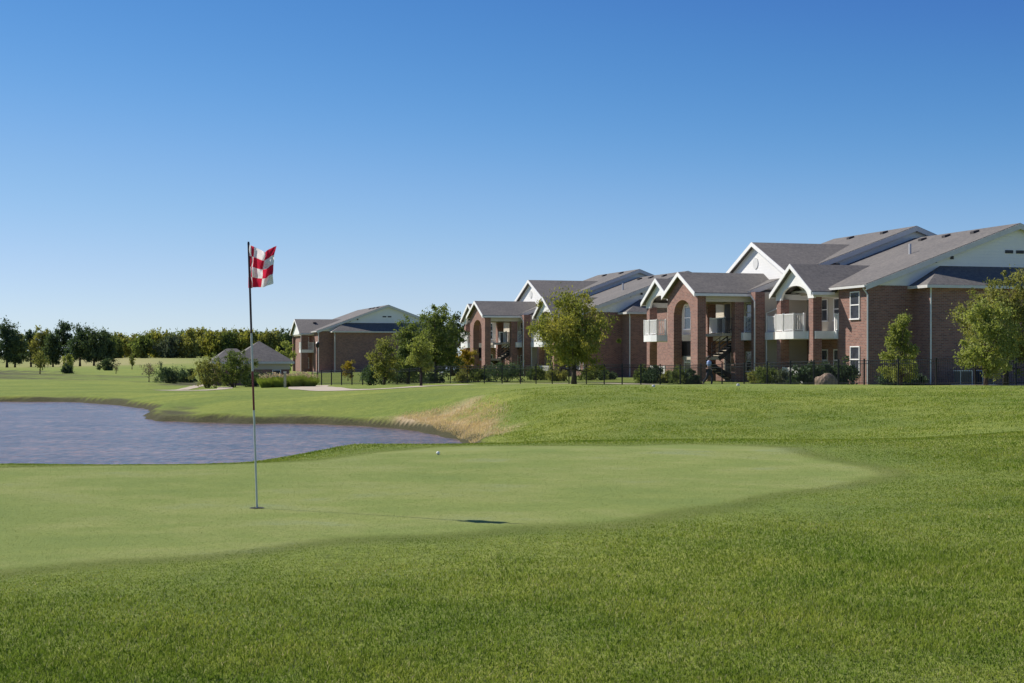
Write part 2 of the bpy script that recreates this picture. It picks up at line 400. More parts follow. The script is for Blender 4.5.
# ---------------------------------------------------------------- rough grass blades (numpy)
def grass_patch(name, n, ylo, yhi, lmin, lmax, label):
    rng = np.random.default_rng(11)
    y = ylo*np.exp(rng.random(n)*math.log(yhi/ylo))
    x = (rng.random(n)*2-1)*.48*(y+1.5)
    g = poly_mask(GREEN, x + .3*np.sin(y*1.1), y + .16*np.sin(x*1.7), .7)
    keep = g < .25+rng.random(n)*.5
    x, y, g = x[keep], y[keep], g[keep]; n = len(x)
    cl = .5+.5*np.sin(x*5.1+2*np.sin(y*3.3))*np.sin(y*6.3+1.7*np.sin(x*4.1))
    cl2 = .5+.5*np.sin(x*1.3+1.5*np.sin(y*.9))*np.sin(y*1.9+x*.4)
    z = height(x, y)
    edge = ss(.5, 1.0, 1-poly_mask(GREEN, x, y, 2.6))
    L = (lmin + (lmax-lmin)*rng.random(n)**1.5)*(.62+.45*cl+.3*cl2)*(.28+.72*edge)*(.92+.22*np.sin(x*.7+1.1*np.sin(y*.45))*np.sin(y*.9+x*.25)+.14*np.sin(x*3.7+2*np.sin(y*2.9))*np.sin(y*4.4+x))
    w = (.0030+.0022*rng.random(n))*np.maximum(1, y/8.5)
    az = rng.random(n)*2*math.pi
    lean = (.3+1.1*rng.random(n))*L; la = az + rng.normal(0, .6, n)
    wx, wy = -np.sin(az)*w/2, np.cos(az)*w/2
    mx, my = x+np.cos(la)*lean*.35, y+np.sin(la)*lean*.35
    tx, ty = x+np.cos(la)*lean, y+np.sin(la)*lean
    V = np.empty((n,5,3))
    V[:,0] = np.stack([x-wx, y-wy, z-.004], -1); V[:,1] = np.stack([x+wx, y+wy, z-.004], -1)
    V[:,2] = np.stack([mx+wx*.8, my+wy*.8, z+L*.6], -1); V[:,3] = np.stack([mx-wx*.8, my-wy*.8, z+L*.6], -1)
    V[:,4] = np.stack([tx, ty, z+L*.95], -1)
    b = np.arange(n)*5
    T = np.concatenate([np.stack([b,b+1,b+2],-1), np.stack([b,b+2,b+3],-1), np.stack([b+3,b+2,b+4],-1)])
    o = np_mesh(name, V.reshape(-1,3), T, M['blade'])
    return tag(o, label, 'grass', kind='stuff')
def blade_mat():
    m, nt, b = mat('grass_blade'); co = objco(nt)
    geo = N(nt, 'ShaderNodeNewGeometry')
    r = ramp(nt, geo.outputs['Random Per Island'], [(0, (.150,.215,.026)), (.55, (.220,.298,.040)), (.90, (.32,.375,.08)), (1, (.48,.45,.24))])
    n = noise(nt, co, .8, 5, .7)
    c = mix(nt, .8, r, ramp(nt, n, [(.38, (.60,.74,.54)), (.62, (1.28,1.14,1.12))]), 'MULTIPLY')
    out = nt.nodes['Material Output']; d = N(nt, 'ShaderNodeBsdfDiffuse'); t = N(nt, 'ShaderNodeBsdfTranslucent')
    nt.links.new(c, d.inputs[0]); nt.links.new(c, t.inputs[0])
    a = N(nt, 'ShaderNodeMixShader'); a.inputs[0].default_value = .4
    nt.links.new(d.outputs[0], a.inputs[1]); nt.links.new(t.outputs[0], a.inputs[2]); nt.links.new(a.outputs[0], out.inputs[0]); nt.nodes.remove(b)
    return m
M['blade'] = blade_mat()
grass_patch('rough_grass', 1000000, 3.6, 30, .010, .028, 'mown rough grass in the foreground around the putting green')

def green_turf(n=340000):
    rng = np.random.default_rng(5); y = 7.2*np.exp(rng.random(n)*math.log(19/7.2)); x = (rng.random(n)*2-1)*.42*(y+1.5)
    k = (poly_mask(GREEN, x + .3*np.sin(y*1.1), y + .16*np.sin(x*1.7), .7) > .25+.4*rng.random(n)); x, y = x[k], y[k]; n = len(x); z = height(x, y)
    L = .0012+.003*rng.random(n)**2; w = (.0022+.0016*rng.random(n))*y/8.; az = rng.random(n)*6.283; ln = L*1.4
    wx, wy = -np.sin(az)*w/2, np.cos(az)*w/2; V = np.empty((n,3,3))
    V[:,0] = np.stack([x-wx, y-wy, z], -1); V[:,1] = np.stack([x+wx, y+wy, z], -1); V[:,2] = np.stack([x+np.cos(az)*ln, y+np.sin(az)*ln, z+L], -1)
    M['turf'] = leaf_mat('green_turf_blade', (.115,.160,.026), (.195,.225,.058), (.150,.188,.046), .3)
    tag(np_mesh('putting_green_turf', V.reshape(-1,3), np.arange(n*3).reshape(n,3), M['turf']), 'closely mown turf of the putting green', 'grass', kind='stuff')
green_turf()
# bank tufts beyond the green
def bank_tufts(name, n, label, regs, mats, lmin, lmax, wid, seed):
    rng = np.random.default_rng(seed); (ulo, uhi, ylo, yhi) = regs
    y = ylo + (yhi-ylo)*rng.random(n); u = ulo+(uhi-ulo)*rng.random(n); x = (u-CU)/F*y
    d = pond_dist(x, y); keep = d > .3
    if name == 'dry_grass':
        keep &= poly_mask(DRY, x+.5*np.sin(x*1.3), y, 1.5) > rng.random(n)*.8
    else:
        keep &= poly_mask(DRY, x, y, 1.5) < .5
    keep &= rng.random(len(x)) < ss(0, 1, (y-ylo)/6)*ss(0, 1, (yhi-y)/10)*ss(0, 1, (u-ulo)/60)
    x, y = x[keep], y[keep]; n = len(x); z = height(x, y)
    cl = .5+.5*np.sin(x*1.9+2*np.sin(y*.9))*np.sin(y*1.7+1.7*np.sin(x*1.1))
    L = (lmin+(lmax-lmin)*rng.random(n)**2)*(.4+.8*cl)
    az = rng.random(n)*math.pi*2; w = wid*(.6+.8*rng.random(n))
    wx, wy = -np.sin(az)*w/2, np.cos(az)*w/2; la = rng.normal(-.6, .9, n); ln = L*(.4+.7*rng.random(n))
    V = np.empty((n,3,3))
    V[:,0] = np.stack([x-wx, y-wy, z-.01], -1); V[:,1] = np.stack([x+wx, y+wy, z-.01], -1)
    V[:,2] = np.stack([x+np.cos(la)*ln, y+np.sin(la)*ln, z+L], -1)
    return tag(np_mesh(name, V.reshape(-1,3), np.arange(n*3).reshape(n,3), mats), label, 'grass', kind='stuff')
bank_tufts('bank_grass', 260000, 'tufty grass on the slope between green and apartments', (470, 1250, 38, 66), M['blade'], .015, .06, .030, 3)
M['straw'] = leaf_mat('straw', (.42,.32,.19), (.68,.53,.36), (.52,.41,.25), .3)
bank_tufts('dry_grass', 110000, 'dry straw coloured grass on the pond bank', (370, 540, 40, 75), M['straw'], .04, .15, .025, 5)

# ---------------------------------------------------------------- trees and shrubs
LM = {
 'yellowgreen': leaf_mat('leaf_yellow_green', (.150,.170,.035), (.26,.27,.06), (.33,.30,.07)),
 'green': leaf_mat('leaf_green', (.070,.100,.026), (.135,.170,.046), (.18,.21,.06)),
 'dark': leaf_mat('leaf_dark', (.048,.072,.036), (.084,.118,.052), (.105,.135,.056), .38),
 'evergreen': leaf_mat('leaf_evergreen', (.048,.078,.042), (.088,.128,.060), (.068,.102,.050), .35),
 'bright': leaf_mat('leaf_bright', (.19,.215,.055), (.29,.315,.085), (.33,.35,.10)),
 'yellow': leaf_mat('leaf_yellow', (.26,.19,.025), (.40,.27,.04), (.20,.19,.03)),
 'greygreen': leaf_mat('leaf_grey_green', (.09,.11,.065), (.15,.16,.10), (.12,.15,.08), .25),
 'olive': leaf_mat('leaf_olive', (.135,.150,.042), (.23,.235,.068), (.28,.26,.075)),
 'bare': leaf_mat('leaf_bare', (.20,.16,.11), (.28,.22,.16), (.16,.14,.08), .2),
 'plume': leaf_mat('grass_plume', (.36,.26,.22), (.50,.40,.34), (.44,.36,.26)),
 'ornamental': leaf_mat('ornamental_blade', (.13,.18,.03), (.24,.28,.06), (.19,.24,.05)),
}
def leaves(rng, centers, radii, per, size, squash=.8, shell=.35):
    n = len(centers)*per
    c = np.repeat(centers, per, 0); r = np.repeat(radii, per)
    d = rng.normal(size=(n,3)); d /= np.linalg.norm(d, axis=1)[:,None]
    rad = np.minimum(1.5, np.abs(rng.normal(.55, .32, n)))*r
    p = c + d*rad[:,None]*np.array([1,1,squash])
    a = rng.normal(size=(n,3)); a /= np.linalg.norm(a, axis=1)[:,None]
    b = np.cross(a, rng.normal(size=(n,3))); b /= np.linalg.norm(b, axis=1)[:,None]
    s = size*(.55+.9*rng.random(n))[:,None]
    V = np.stack([p-a*s*.5, p+b*s*.28, p+a*s*.5, p-b*s*.28], 1)
    return V.reshape(-1,3), np.arange(n*4).reshape(n,4)

def crown_centers(rng, n, shape, h0, h1, rad, nl):
    """clump centres gathered in lobes, lobes spread over a crown profile, a few stray sprays outside"""
    H = h1-h0
    def prof(t):
        if shape == 'cone': return rad*(1-t)**.8*min(1, .5+t*3)+.06*rad
        if shape == 'dome': return rad*math.sqrt(max(0, 1-t*t))
        if shape == 'vase': return rad*(.3+.7*t)*(1 if t < .75 else .8)
        return rad*max(.12, math.sin(math.pi*min(1, t*.92+.08))**.62)*(1.0-.18*t)
    L = []
    for k in range(nl):
        t = (k+.5+rng.normal(0, .25))/nl; t = min(1, max(0, t)); R = prof(t)*(.55+.35*rng.random())
        a = k*2.4+rng.normal(0, .5)
        L.append((R*math.cos(a), R*math.sin(a), h0+H*t, rad*(.42+.18*rng.random())*(.75-.45*t if shape == 'cone' else 1)))
    out = []; rr = []
    for i in range(n):
        lx, ly, lz, lr = L[i % nl]
        d = rng.normal(size=3); d /= np.linalg.norm(d)
        q = lr*rng.random()**.55
        if rng.random() < .10: q *= 1.4+.3*rng.random(); k = .5
        else: k = 1
        out.append((lx+d[0]*q, ly+d[1]*q, lz+d[2]*q*.75)); rr.append((.45+.6*rng.random())*k)
    for i in range(n//3):                          # core so the trunk does not stand in an empty crown
        t = rng.random(); q = prof(t)*.75*rng.random(); a = rng.random()*6.28
        out.append((q*math.cos(a), q*math.sin(a), h0+H*t*.85)); rr.append(.8)
    return np.array(out), np.array(rr)

def tree(name, label, cat, u, Y, h, rad, shape, leaf, group=None, base=.22, clumps=60, per=110, size=.16, cr=.9, seed=0, bark='bark', x=None, part='crown', trunk_r=None, lobes=0, z=None):
    rng = np.random.default_rng(seed+int(abs(u))*13+int(Y))
    X = px(u, Y) if x is None else x
    root = empty(name, (X, Y, (gz(X, Y) if z is None else z) - .03), 0, label, cat, group)
    h0 = h*base
    clumps = int(clumps*1.5); per = int(per*.62); cr *= .86; size *= .85
    cen, rr = crown_centers(rng, clumps, shape, h0+cr*.35, h-cr*.6, rad, lobes or max(7, clumps//8))
    ext = np.percentile(np.abs(cen[:,:2]), 97); k = (rad*.93-cr*.6)/ext; cen[:,:2] *= k; zt = cen[:,2].max(); zb = cen[:,2].min()
    cen[:,2] = h0+(cen[:,2]-zb)/(zt-zb)*(h-cr*.9-h0)
    V, Q = leaves(rng, cen, rr*cr, per, size)
    fr_ = np.percentile(np.hypot(V[:,0], V[:,1]), 97.5); V[:,:2] *= (.93 if part == 'crown' else 1)*rad/fr_
    zt_ = np.percentile(V[:,2], 99.3); V[:,2] = np.where(V[:,2] > h0, h0+(V[:,2]-h0)*(h-h0)/(zt_-h0), V[:,2])
    V[:,2] = np.maximum(V[:,2], .02)
    tr = trunk_r or h*.022
    tb = MB()
    if part == 'crown':
        top = h0+(h-h0)*.75; bend = rng.normal(0, .015*h, 2)
        spine = [(bend[0]*t*t, bend[1]*t*t, top*t) for t in np.linspace(0, 1, 8)]
        tb.tube(spine, [tr*(1.25-1.1*t) if t > .05 else tr*1.5 for t in np.linspace(0, 1, 8)], 8)
        for i in rng.choice(len(cen), min(len(cen), 16), replace=False):
            c = cen[i]; t = min(.95, max(.22, (c[2]/top)*.62)); s0 = np.array([bend[0]*t*t, bend[1]*t*t, top*t])
            midp = s0*.5+c*.5+np.array([0,0,-.04*h]); tb.tube([s0, midp, c], [tr*.42, tr*.26, tr*.09], 5)
        tb.build('trunk', M[bark], root, True)
    else:
        for i in rng.choice(len(cen), min(len(cen), 10), replace=False):
            c = cen[i]; tb.tube([(c[0]*.15, c[1]*.15, 0), (c[0]*.6, c[1]*.6, c[2]*.6), tuple(c)], [.035,.025,.01], 5)
        tb.build('stem', M[bark], root, True)
    np_mesh(part, V, Q, LM[leaf], root)
    return root

# near trees
tree('broadleaf_tree', 'broad yellow green tree in front of the middle apartment building, trunk behind the fence', 'tree', 574, 92, 5.55, 2.75, 'round', 'yellowgreen', base=.18, clumps=130, per=150, size=.16, cr=.8, seed=1, lobes=20)
tree('young_tree', 'slim pale green conical tree against the dark end wall of the nearest building', 'tree', 901, 74, 3.5, 1.08, 'cone', 'bright', base=.10, clumps=80, per=130, size=.12, cr=.42, seed=2, lobes=12)
tree('young_tree', 'loose olive green tree at the right edge, in front of the larger tree', 'tree', 986, 67, 3.75, 1.45, 'round', 'bright', base=.12, clumps=75, per=120, size=.13, cr=.5, seed=3, lobes=12)
tree('broadleaf_tree', 'tall green tree with dark trunk cut off by the right edge of the view', 'tree', 1006, 71, 5.3, 2.55, 'round', 'olive', base=.12, clumps=120, per=140, size=.14, cr=.7, seed=4, bark='barkdark', lobes=14)
tree('broadleaf_tree', 'large dark green tree left of the middle building, tallest of its cluster', 'tree', 436, 120, 6.1, 2.95, 'round', 'green', base=.12, clumps=90, per=110, size=.2, cr=.8, seed=5, lobes=14)
tree('broadleaf_tree', 'medium dark green tree behind the bright round tree', 'tree', 408, 116, 4.6, 2.0, 'round', 'green', base=.12, clumps=60, per=100, size=.2, cr=.7, seed=6, lobes=9)
tree('young_tree', 'small bushy tree left of the bright green one, before the far brick wall', 'tree', 384, 104, 3.2, 1.35, 'round', 'olive', base=.14, clumps=50, per=90, size=.15, cr=.5, seed=7, lobes=8)
tree('young_tree', 'small bright green round headed tree on a bare stem by the path', 'tree', 421, 94, 3.1, .95, 'round', 'bright', base=.34, clumps=40, per=95, size=.13, cr=.42, seed=8, bark='barkdark')
tree('young_tree', 'small yellow leaved tree left of the middle apartment building', 'tree', 467, 122, 2.7, 1.1, 'round', 'yellow', base=.2, clumps=30, per=80, size=.16, cr=.45, seed=9)
tree('young_tree', 'small yellow leaved tree in front of the far brick wall', 'tree', 348, 150, 2.0, .75, 'round', 'yellow', base=.2, clumps=18, per=60, size=.18, cr=.4, seed=10)
tree('broadleaf_tree', 'dark tree behind the cluster beside the far brick building', 'tree', 452, 170, 7.0, 2.9, 'round', 'dark', base=.1, clumps=50, per=90, size=.28, cr=.9, seed=12)

# shrubs
def shrub(label, u, Y, h, rad, leaf='green', shape='dome', group=None, clumps=26, per=90, size=.13, seed=0, cr=None, name='shrub', cat='shrub'):
    return tree(name, label, cat, u, Y, h, rad, shape, leaf, group, base=.02, clumps=clumps, per=per, size=size, cr=cr or max(.22, min(rad, h)*.45), seed=seed, part='foliage')
BG = 'shrubs planted between the buildings and the fence'
shrub('wide dark green shrub beside the stair porch of the middle building', 508, 112, 1.5, 2.0, 'evergreen', group=BG, clumps=40)
shrub('low round green bush right of the wide shrub at the middle building', 538, 118, 1.1, 1.1, 'green', group=BG)
shrub('low green bush left of the broad tree trunk', 556, 112, .9, 1.0, 'olive', group=BG)
shrub('low clipped bush right of the broad tree trunk', 590, 118, .95, 1.2, 'green', group=BG)
shrub('clipped bush at the foot of the white downspout, middle building', 604, 122, .9, 1.0, 'evergreen', group=BG)
shrub('round green bush left of the far balcony of the nearest building', 643, 99, 1.15, .8, 'green', group=BG)
shrub('round green bush below the far balcony of the nearest building', 655, 98, 1.15, .85, 'evergreen', group=BG)
shrub('small bush between the balcony bush and the brick arch', 667, 97, .8, .5, 'olive', group=BG)
shrub('leafy bush in front of the brick arch of the stair porch', 680, 93.5, 1.15, .75, 'green', group=BG)
shrub('dark bush at the near foot of the brick arch', 691, 93, 1.0, .6, 'evergreen', group=BG)
shrub('yellow green bush right of the walking person', 757, 91, 1.05, .8, 'olive', group=BG)
shrub('green bush beside the downspouts below the near balcony', 768, 90, 1.2, .9, 'green', group=BG)
shrub('pale bush left of the feathery juniper', 786, 89, .95, .7, 'greygreen', group=BG)
shrub('feathery juniper left of the boulder', 809, 82, 1.30, 1.15, 'evergreen', 'vase', BG, 50, 100, .14, cr=.32, name='juniper')
shrub('feathery juniper right of the boulder', 838, 82, 1.45, 1.25, 'evergreen', 'vase', BG, 60, 100, .14, cr=.32, name='juniper')
shrub('dark bush left of the small trees near the far building', 370, 110, 1.5, 1.1, 'evergreen', clumps=30)
shrub('low hedge bush left of the parked car', 400, 125, 1.2, 2.0, 'evergreen', clumps=30)
shrub('low bush right of the parked car by the fence', 462, 113, 1.0, .9, 'olive', clumps=24)
shrub('low bush left of the parked car by the fence', 434, 118, .9, .9, 'evergreen', clumps=24)
shrub('low green bush in front of the yellow tree, beside the fence', 478, 116, 1.1, 1.1, 'green', clumps=24)
for i, (u, s) in enumerate([(892,.9),(912,.8)]):
    shrub(['dark bush left of the slim conical tree at the end wall','dark bush right of the slim conical tree at the end wall'][i], u, 86, s, .8, 'evergreen', seed=i)
# shrubs round the hut
shrub('loose grey green shrub left of the hut, beside the path', 207, 122, 2.4, 1.3, 'olive', 'round', clumps=56, seed=3, cr=.45)
shrub('tall loose shrub covering the left front of the hut', 234, 124, 3.0, 2.0, 'green', 'round', clumps=90, seed=4, cr=.5)
shrub('dark low shrub between the tall shrub and the hut wall', 249, 128, 1.3, 1.0, 'evergreen', clumps=30, seed=5)
shrub('dark shrub against the brick of the hut', 262, 136, 1.2, 1.2, 'dark', clumps=30, seed=6)
shrub('dark round evergreen on the slope, largest of three', 168, 150, 2.0, 1.35, 'evergreen', clumps=40, seed=7)
shrub('middle one of three evergreens on the slope', 182, 156, 1.5, 1.15, 'evergreen', clumps=30, seed=8)
shrub('small dark evergreen, rightmost of three on the slope', 191, 160, 1.4, .75, 'dark', clumps=24, seed=9)
tree('sapling', 'bare brown sapling left of the three evergreens', 'tree', 149, 158, 2.0, 1.1, 'vase', 'bare', base=.25, clumps=24, per=22, size=.13, cr=.5)
tree('young_tree', 'thin olive sapling among the left fairway trees', 'tree', 40, 235, 3.6, 1.5, 'round', 'olive', base=.18, clumps=26, per=40, size=.24, cr=.7)
tree('young_tree', 'bright green topped small tree with a dark skirt on the fairway', 'tree', 68, 240, 3.1, 1.1, 'round', 'bright', base=.3, clumps=22, per=60, size=.24, cr=.6)
shrub('dark round bush under the bright green small tree', 67, 236, 1.5, .95, 'evergreen', clumps=20, size=.22)
shrub('round dark bush on the hillside right of the tall trees', 106, 290, 2.3, 1.6, 'dark', clumps=24, size=.28)
tree('sapling', 'bare thin sapling right of the bright small tree', 'tree', 116, 235, 2.2, .8, 'vase', 'bare', base=.25, clumps=14, per=16, size=.18, cr=.5)
tree('young_tree', 'thin green sapling on the hillside', 'tree', 132, 300, 3.2, 1.0, 'cone', 'olive', base=.3, clumps=16, per=40, size=.26, cr=.6)

# fairway row of tall trees
ORD = ['first','second','third','fourth','fifth','sixth','seventh','eighth','ninth','tenth','eleventh','twelfth','thirteenth','fourteenth','fifteenth','sixteenth','seventeenth','eighteenth','nineteenth','twentieth','twenty-first','twenty-second','twenty-third','twenty-fourth','twenty-fifth','twenty-sixth']
row = [(-14,385,12,5,'dark'),(7,380,12.6,4.0,'evergreen'),(15,390,10.5,4.2,'dark'),(31,400,10.3,3.4,'evergreen'),(44,380,10.6,4.2,'olive'),(53,372,8.8,3.0,'dark'),(64,375,11.8,4.4,'evergreen'),(80,370,10.8,4.5,'evergreen'),(94,368,10.0,4.6,'dark'),(104,372,9.2,3.8,'dark')]
for i, (u, Y, h, r, lf) in enumerate(row):
    nm = {'dark':'dark green','evergreen':'bluish dark green','olive':'yellowish green'}[lf]
    tree('fairway_tree', f'{nm} tall tree, {ORD[i]} from the left in the row on the fairway', 'tree', u, Y, h*.93, r*.88, 'round' if i % 3 else 'cone', lf, 'tall trees standing in a row on the fairway', base=.14, clumps=58, per=75, size=.48, cr=1.8, seed=20+i, lobes=10, bark='barkdark')
# the wood beyond
wood = [(-40,520,11,'green'),(18,560,11,'olive'),(50,560,10,'green'),(86,540,10,'olive'),(112,520,9.0,'green'),(120,560,10.6,'olive'),(131,530,9.4,'olive'),(141,500,9,'green'),(151,560,11.5,'olive'),(160,520,10.6,'yellowgreen'),
        (171,500,8.6,'greygreen'),(178,520,10.2,'green'),(188,500,11.2,'olive'),(196,560,12.2,'yellowgreen'),(205,560,11.2,'olive'),(212,520,10.5,'yellowgreen'),(222,560,11.6,'olive'),(229,520,10.2,'green'),(239,560,11.8,'olive'),
        (249,520,10.8,'yellowgreen'),(259,560,10.6,'dark'),(268,520,10.6,'olive'),(278,560,11.4,'olive'),(287,520,11.0,'dark'),(299,560,11,'green'),(312,540,10,'green')]
for i, (u, Y, h, lf) in enumerate(wood):
    nm = {'dark':'dark green','green':'mid green','olive':'olive green','yellowgreen':'yellow green','greygreen':'pale grey green'}[lf]
    tree('woodland_tree', f'{nm} tree, {ORD[i]} from the left in the far wood', 'tree', u, Y, h*.84, 5.2, 'round', lf, 'trees of the far wood on the horizon', base=.02, clumps=56, per=80, size=.8, cr=2.6, lobes=9, seed=60+i, bark='barkdark')
tree('broadleaf_tree', 'bright green small tree showing over the roof of the hut', 'tree', 286, 190, 4.4, 1.5, 'round', 'bright', base=.2, clumps=24, per=60, size=.3, cr=.7, seed=31)

# ornamental grass by the hut
def orn_grass(label, u, Y, h, r, seed):
    rng = np.random.default_rng(seed); X = px(u, Y)
    root = empty('ornamental_grass', (X, Y, gz(X, Y)-.02), 0, label, 'grass clump', 'ornamental grass clumps by the post')
    n = 800; a = rng.random(n)*6.283; q = r*.45*np.sqrt(rng.random(n)); L = h*(.55+.35*rng.random(n)); la = a+rng.normal(0,.4,n); out = r*(.3+.5*rng.random(n))
    x, y = q*np.cos(a), q*np.sin(a); w = .022
    V = np.stack([np.stack([x-w, y, 0*x], -1), np.stack([x+w, y, 0*x], -1), np.stack([x+np.cos(la)*out, y+np.sin(la)*out*.8, L], -1)], 1)
    np_mesh('blades', V.reshape(-1,3), np.arange(n*3).reshape(n,3), LM['ornamental'], root)
    m = 26; c = np.stack([rng.normal(0, r*.42, m), rng.normal(0, r*.42, m), h*(.82+.18*rng.random(m))], -1)
    V, Q = leaves(rng, c, np.full(m, .10), 10, .09, 1.4); np_mesh('plumes', V, Q, LM['plume'], root)
for i, (u, h) in enumerate([(266,.95),(273,1.1),(280,1.0),(289,1.0),(297,1.1),(304,1.05),(310,.9)]):
    orn_grass(f'green ornamental grass with pinkish plumes, {ORD[i]} from the left beside the wooden post', u, 112+(i % 2), h, .75, 40+i)

# ---------------------------------------------------------------- buildings
ANG = math.radians(16)
def side_prism(mb, pts_yz, x0, x1):              # polygon in (y,z) pushed along x
    return mb.prism([(x0, y, z) for y, z in pts_yz], (x1-x0, 0, 0))

def window(par, face, a, b, z0, z1, at, mull=True):
    """face 'x': opening in a plane x=at facing -x, a..b along y; 'y': plane y=at facing -y"""
    f = MB(); w = .07; d = .06
    def bx(m, p, q, r, s, lo, hi):
        if face == 'x': m.box(at-hi, at-lo, p, q, r, s)
        else: m.box(p, q, at-hi, at-lo, r, s)
    bx(f, a, a+w, z0, z1, .0, d); bx(f, b-w, b, z0, z1, .0, d); bx(f, a+w, b-w, z1-w, z1, .0, d); bx(f, a-.05, b+.05, z0-.09, z0, .0, d+.04)
    if mull: bx(f, a+w, b-w, (z0+z1)/2-.035, (z0+z1)/2+.035, .005, d-.005)
    fr = f.build('window', M['trim'], par)
    p = MB(); bx(p, a+w, b-w, z0, z1-w, .012, .022); p.build('pane', M['glass'], fr)
    return fr
def door(par, a, b, z0, z1, at):
    f = MB(); f.box(at-.05, at, a-.08, a, z0, z1).box(at-.05, at, b, b+.08, z0, z1).box(at-.05, at, a-.08, b+.08, z1, z1+.08)
    fr = f.build('door_frame', M['beige'], par)
    MB().box(at-.03, at-.004, a, b, z0, z1).build('door', M['door'], fr)
def railing(par, segs, z0, z1, m='trim', name='railing', step=.115):
    r = MB()
    for (xa, ya), (xb, yb) in segs:
        L = math.hypot(xb-xa, yb-ya); n = max(2, int(L/step))
        r.bar((xa,ya,z1), (xb,yb,z1), .07, .06); r.bar((xa,ya,z0+.08), (xb,yb,z0+.08), .05, .05)
        for k in range(n+1):
            t = k/n; x, y = xa+(xb-xa)*t, ya+(yb-ya)*t; w = .02 if 0 < k < n else .06
            r.box(x-w, x+w, y-w, y+w, z0+(.1 if 0 < k < n else 0), z1-(.03 if 0 < k < n else -.08))
    return r.build(name, M[m], par)
def column(par, x, y, w, z0, z1):
    return MB().box(x-w/2, x+w/2, y-w/2, y+w/2, z0, z1).build('column', M['brick'], par)
def downspout(par, x, y, z0, z1, kick=None):
    pts = [(x, y, z0+.05), (x, y, z1-.45)] + ([(x+kick[0], y+kick[1], z1-.05)] if kick else [(x, y, z1)])
    return MB().tube(pts, .055, 6).build('downspout', M['gutter'], par)
def slab_roof(mb, pts, th=.16):
    mb.prism(pts, (0, 0, -th)); return mb

def gable_wing(par, yc, hw, ridge, eave, xf, xb, wallmat, arch=None, face_x=None, trim=True, ov=.30, vent=False, back=None):
    """gable with ridge along x from xf (front) to xb, slopes to +-y"""
    p = (ridge-eave)/hw; r = MB()
    zf = eave - ov*p
    for s in (-1, 1):
        slab_roof(r, [(xf-ov, yc+s*(hw+ov), zf+.16), (xf-ov, yc, ridge+.16), (xb, yc, ridge+.16), ((back or xb), yc+s*(hw+ov), zf+.16)])
    ro = r.build('roof', M['shingle'], par)
    for s in (-1, 1):                            # rake boards and eave fascia
        t = MB()
        a = Vector((xf-ov-.02, yc+s*(hw+ov), zf+.03)); b = Vector((xf-ov-.02, yc, ridge+.03))
        t.prism([a+Vector((0,0,-.16)), b+Vector((0,0,-.16)), b+Vector((0,0,.14)), a+Vector((0,0,.14))], (-.05, 0, 0))
        t.box(xf-ov, (back or xb), yc+s*(hw+ov)-.0, yc+s*(hw+ov)+s*.09, zf-.08, zf+.10)
        t.build('rake_trim', M['trim'], ro)
    return ro

def arch_gable(par, yc, hw, ridge, base, eave, x, th, m, a_hw, spring, a_top, name='gable'):
    """gable wall in plane x with an arched opening from the bottom"""
    out = [(yc-hw, base), (yc-hw, eave), (yc, ridge-.03), (yc+hw, eave), (yc+hw, base), (yc+a_hw, base), (yc+a_hw, spring)]
    for k in range(1, 12):
        a = math.pi*k/12; out.append((yc+a_hw*math.cos(a), spring+(a_top-spring)*math.sin(a)))
    out += [(yc-a_hw, spring), (yc-a_hw, base)]
    g = MB()
    # split into quads strips to avoid concave trouble
    top = []; n = 24
    def outer(y): return ridge-.03-(ridge-.03-eave)*abs(y-yc)/hw
    def inner(y):
        q = abs(y-yc)/a_hw
        return base if q >= 1 else spring+(a_top-spring)*math.sqrt(max(0, 1-q*q))
    ys = sorted(set([yc-hw+2*hw*k/n for k in range(n+1)] + [yc-a_hw, yc+a_hw, yc]))
    for i in range(len(ys)-1):
        y0, y1 = ys[i], ys[i+1]; ym = (y0+y1)/2
        ins = abs(ym-yc) < a_hw
        b0 = (inner(y0) if abs(y0-yc) < a_hw-1e-6 else spring) if ins else base
        b1 = (inner(y1) if abs(y1-yc) < a_hw-1e-6 else spring) if ins else base
        side_prism(g, [(y0, b0), (y1, b1), (y1, outer(y1)), (y0, outer(y0))], x, x+th)
    return g.build(name, M[m], par)

def balcony(par, yc, xf, xw, z2=3.42, half=2.75, ridge=7.73, eave=6.0, back=4.2, mirror=False, eaveback=None):
    """two storey balcony bay: brick columns, white arched gable, curved out slab and rails"""
    cw = .62; f = xf
    for s in (-1, 1):
        column(par, f+cw/2, yc+s*(half-.42), cw, 0, 5.62)
    for s in (-1, 1): MB().box(f+.16, xw, yc+s*half-s*.02, yc+s*half-s*.40, 5.62, 5.98).build('beam', M['white'], par)
    MB().box(xw-.03, xw-.004, yc-half+.4, yc+half-.4, 5.6, 6.9).build('wall', M['beige'], par)
    arch_gable(par, yc, half, ridge-.06, 5.55, eave, f-.02, .16, 'white', half-.80, 5.60, 6.45)
    gable_wing(par, yc, half, ridge, eave, f, back, 'white', back=eaveback)
    # slab: bowed front
    pts = [(xw, yc-half), (f+.1, yc-half), (f+.1, yc-1.55), (f-.75, yc-1.35), (f-.9, yc-.5), (f-.9, yc+.5), (f-.75, yc+1.35), (f+.1, yc+1.55), (f+.1, yc+half), (xw, yc+half)]
    sl = MB(); sl.prism([(x, y, z2-.50) for x, y in pts], (0, 0, .50))
    b = sl.build('balcony', M['trim'], par)
    railing(b, [((f-.05, yc-1.5), (f-.7, yc-1.3)), ((f-.7, yc-1.3), (f-.8, yc)), ((f-.8, yc), (f-.7, yc+1.3)), ((f-.7, yc+1.3), (f-.05, yc+1.5))], z2, z2+1.12)
    # patio rail below
    railing(par, [((f-.1, yc-1.4), (f-.1, yc+1.4))], .05, 1.0, name='patio_railing')

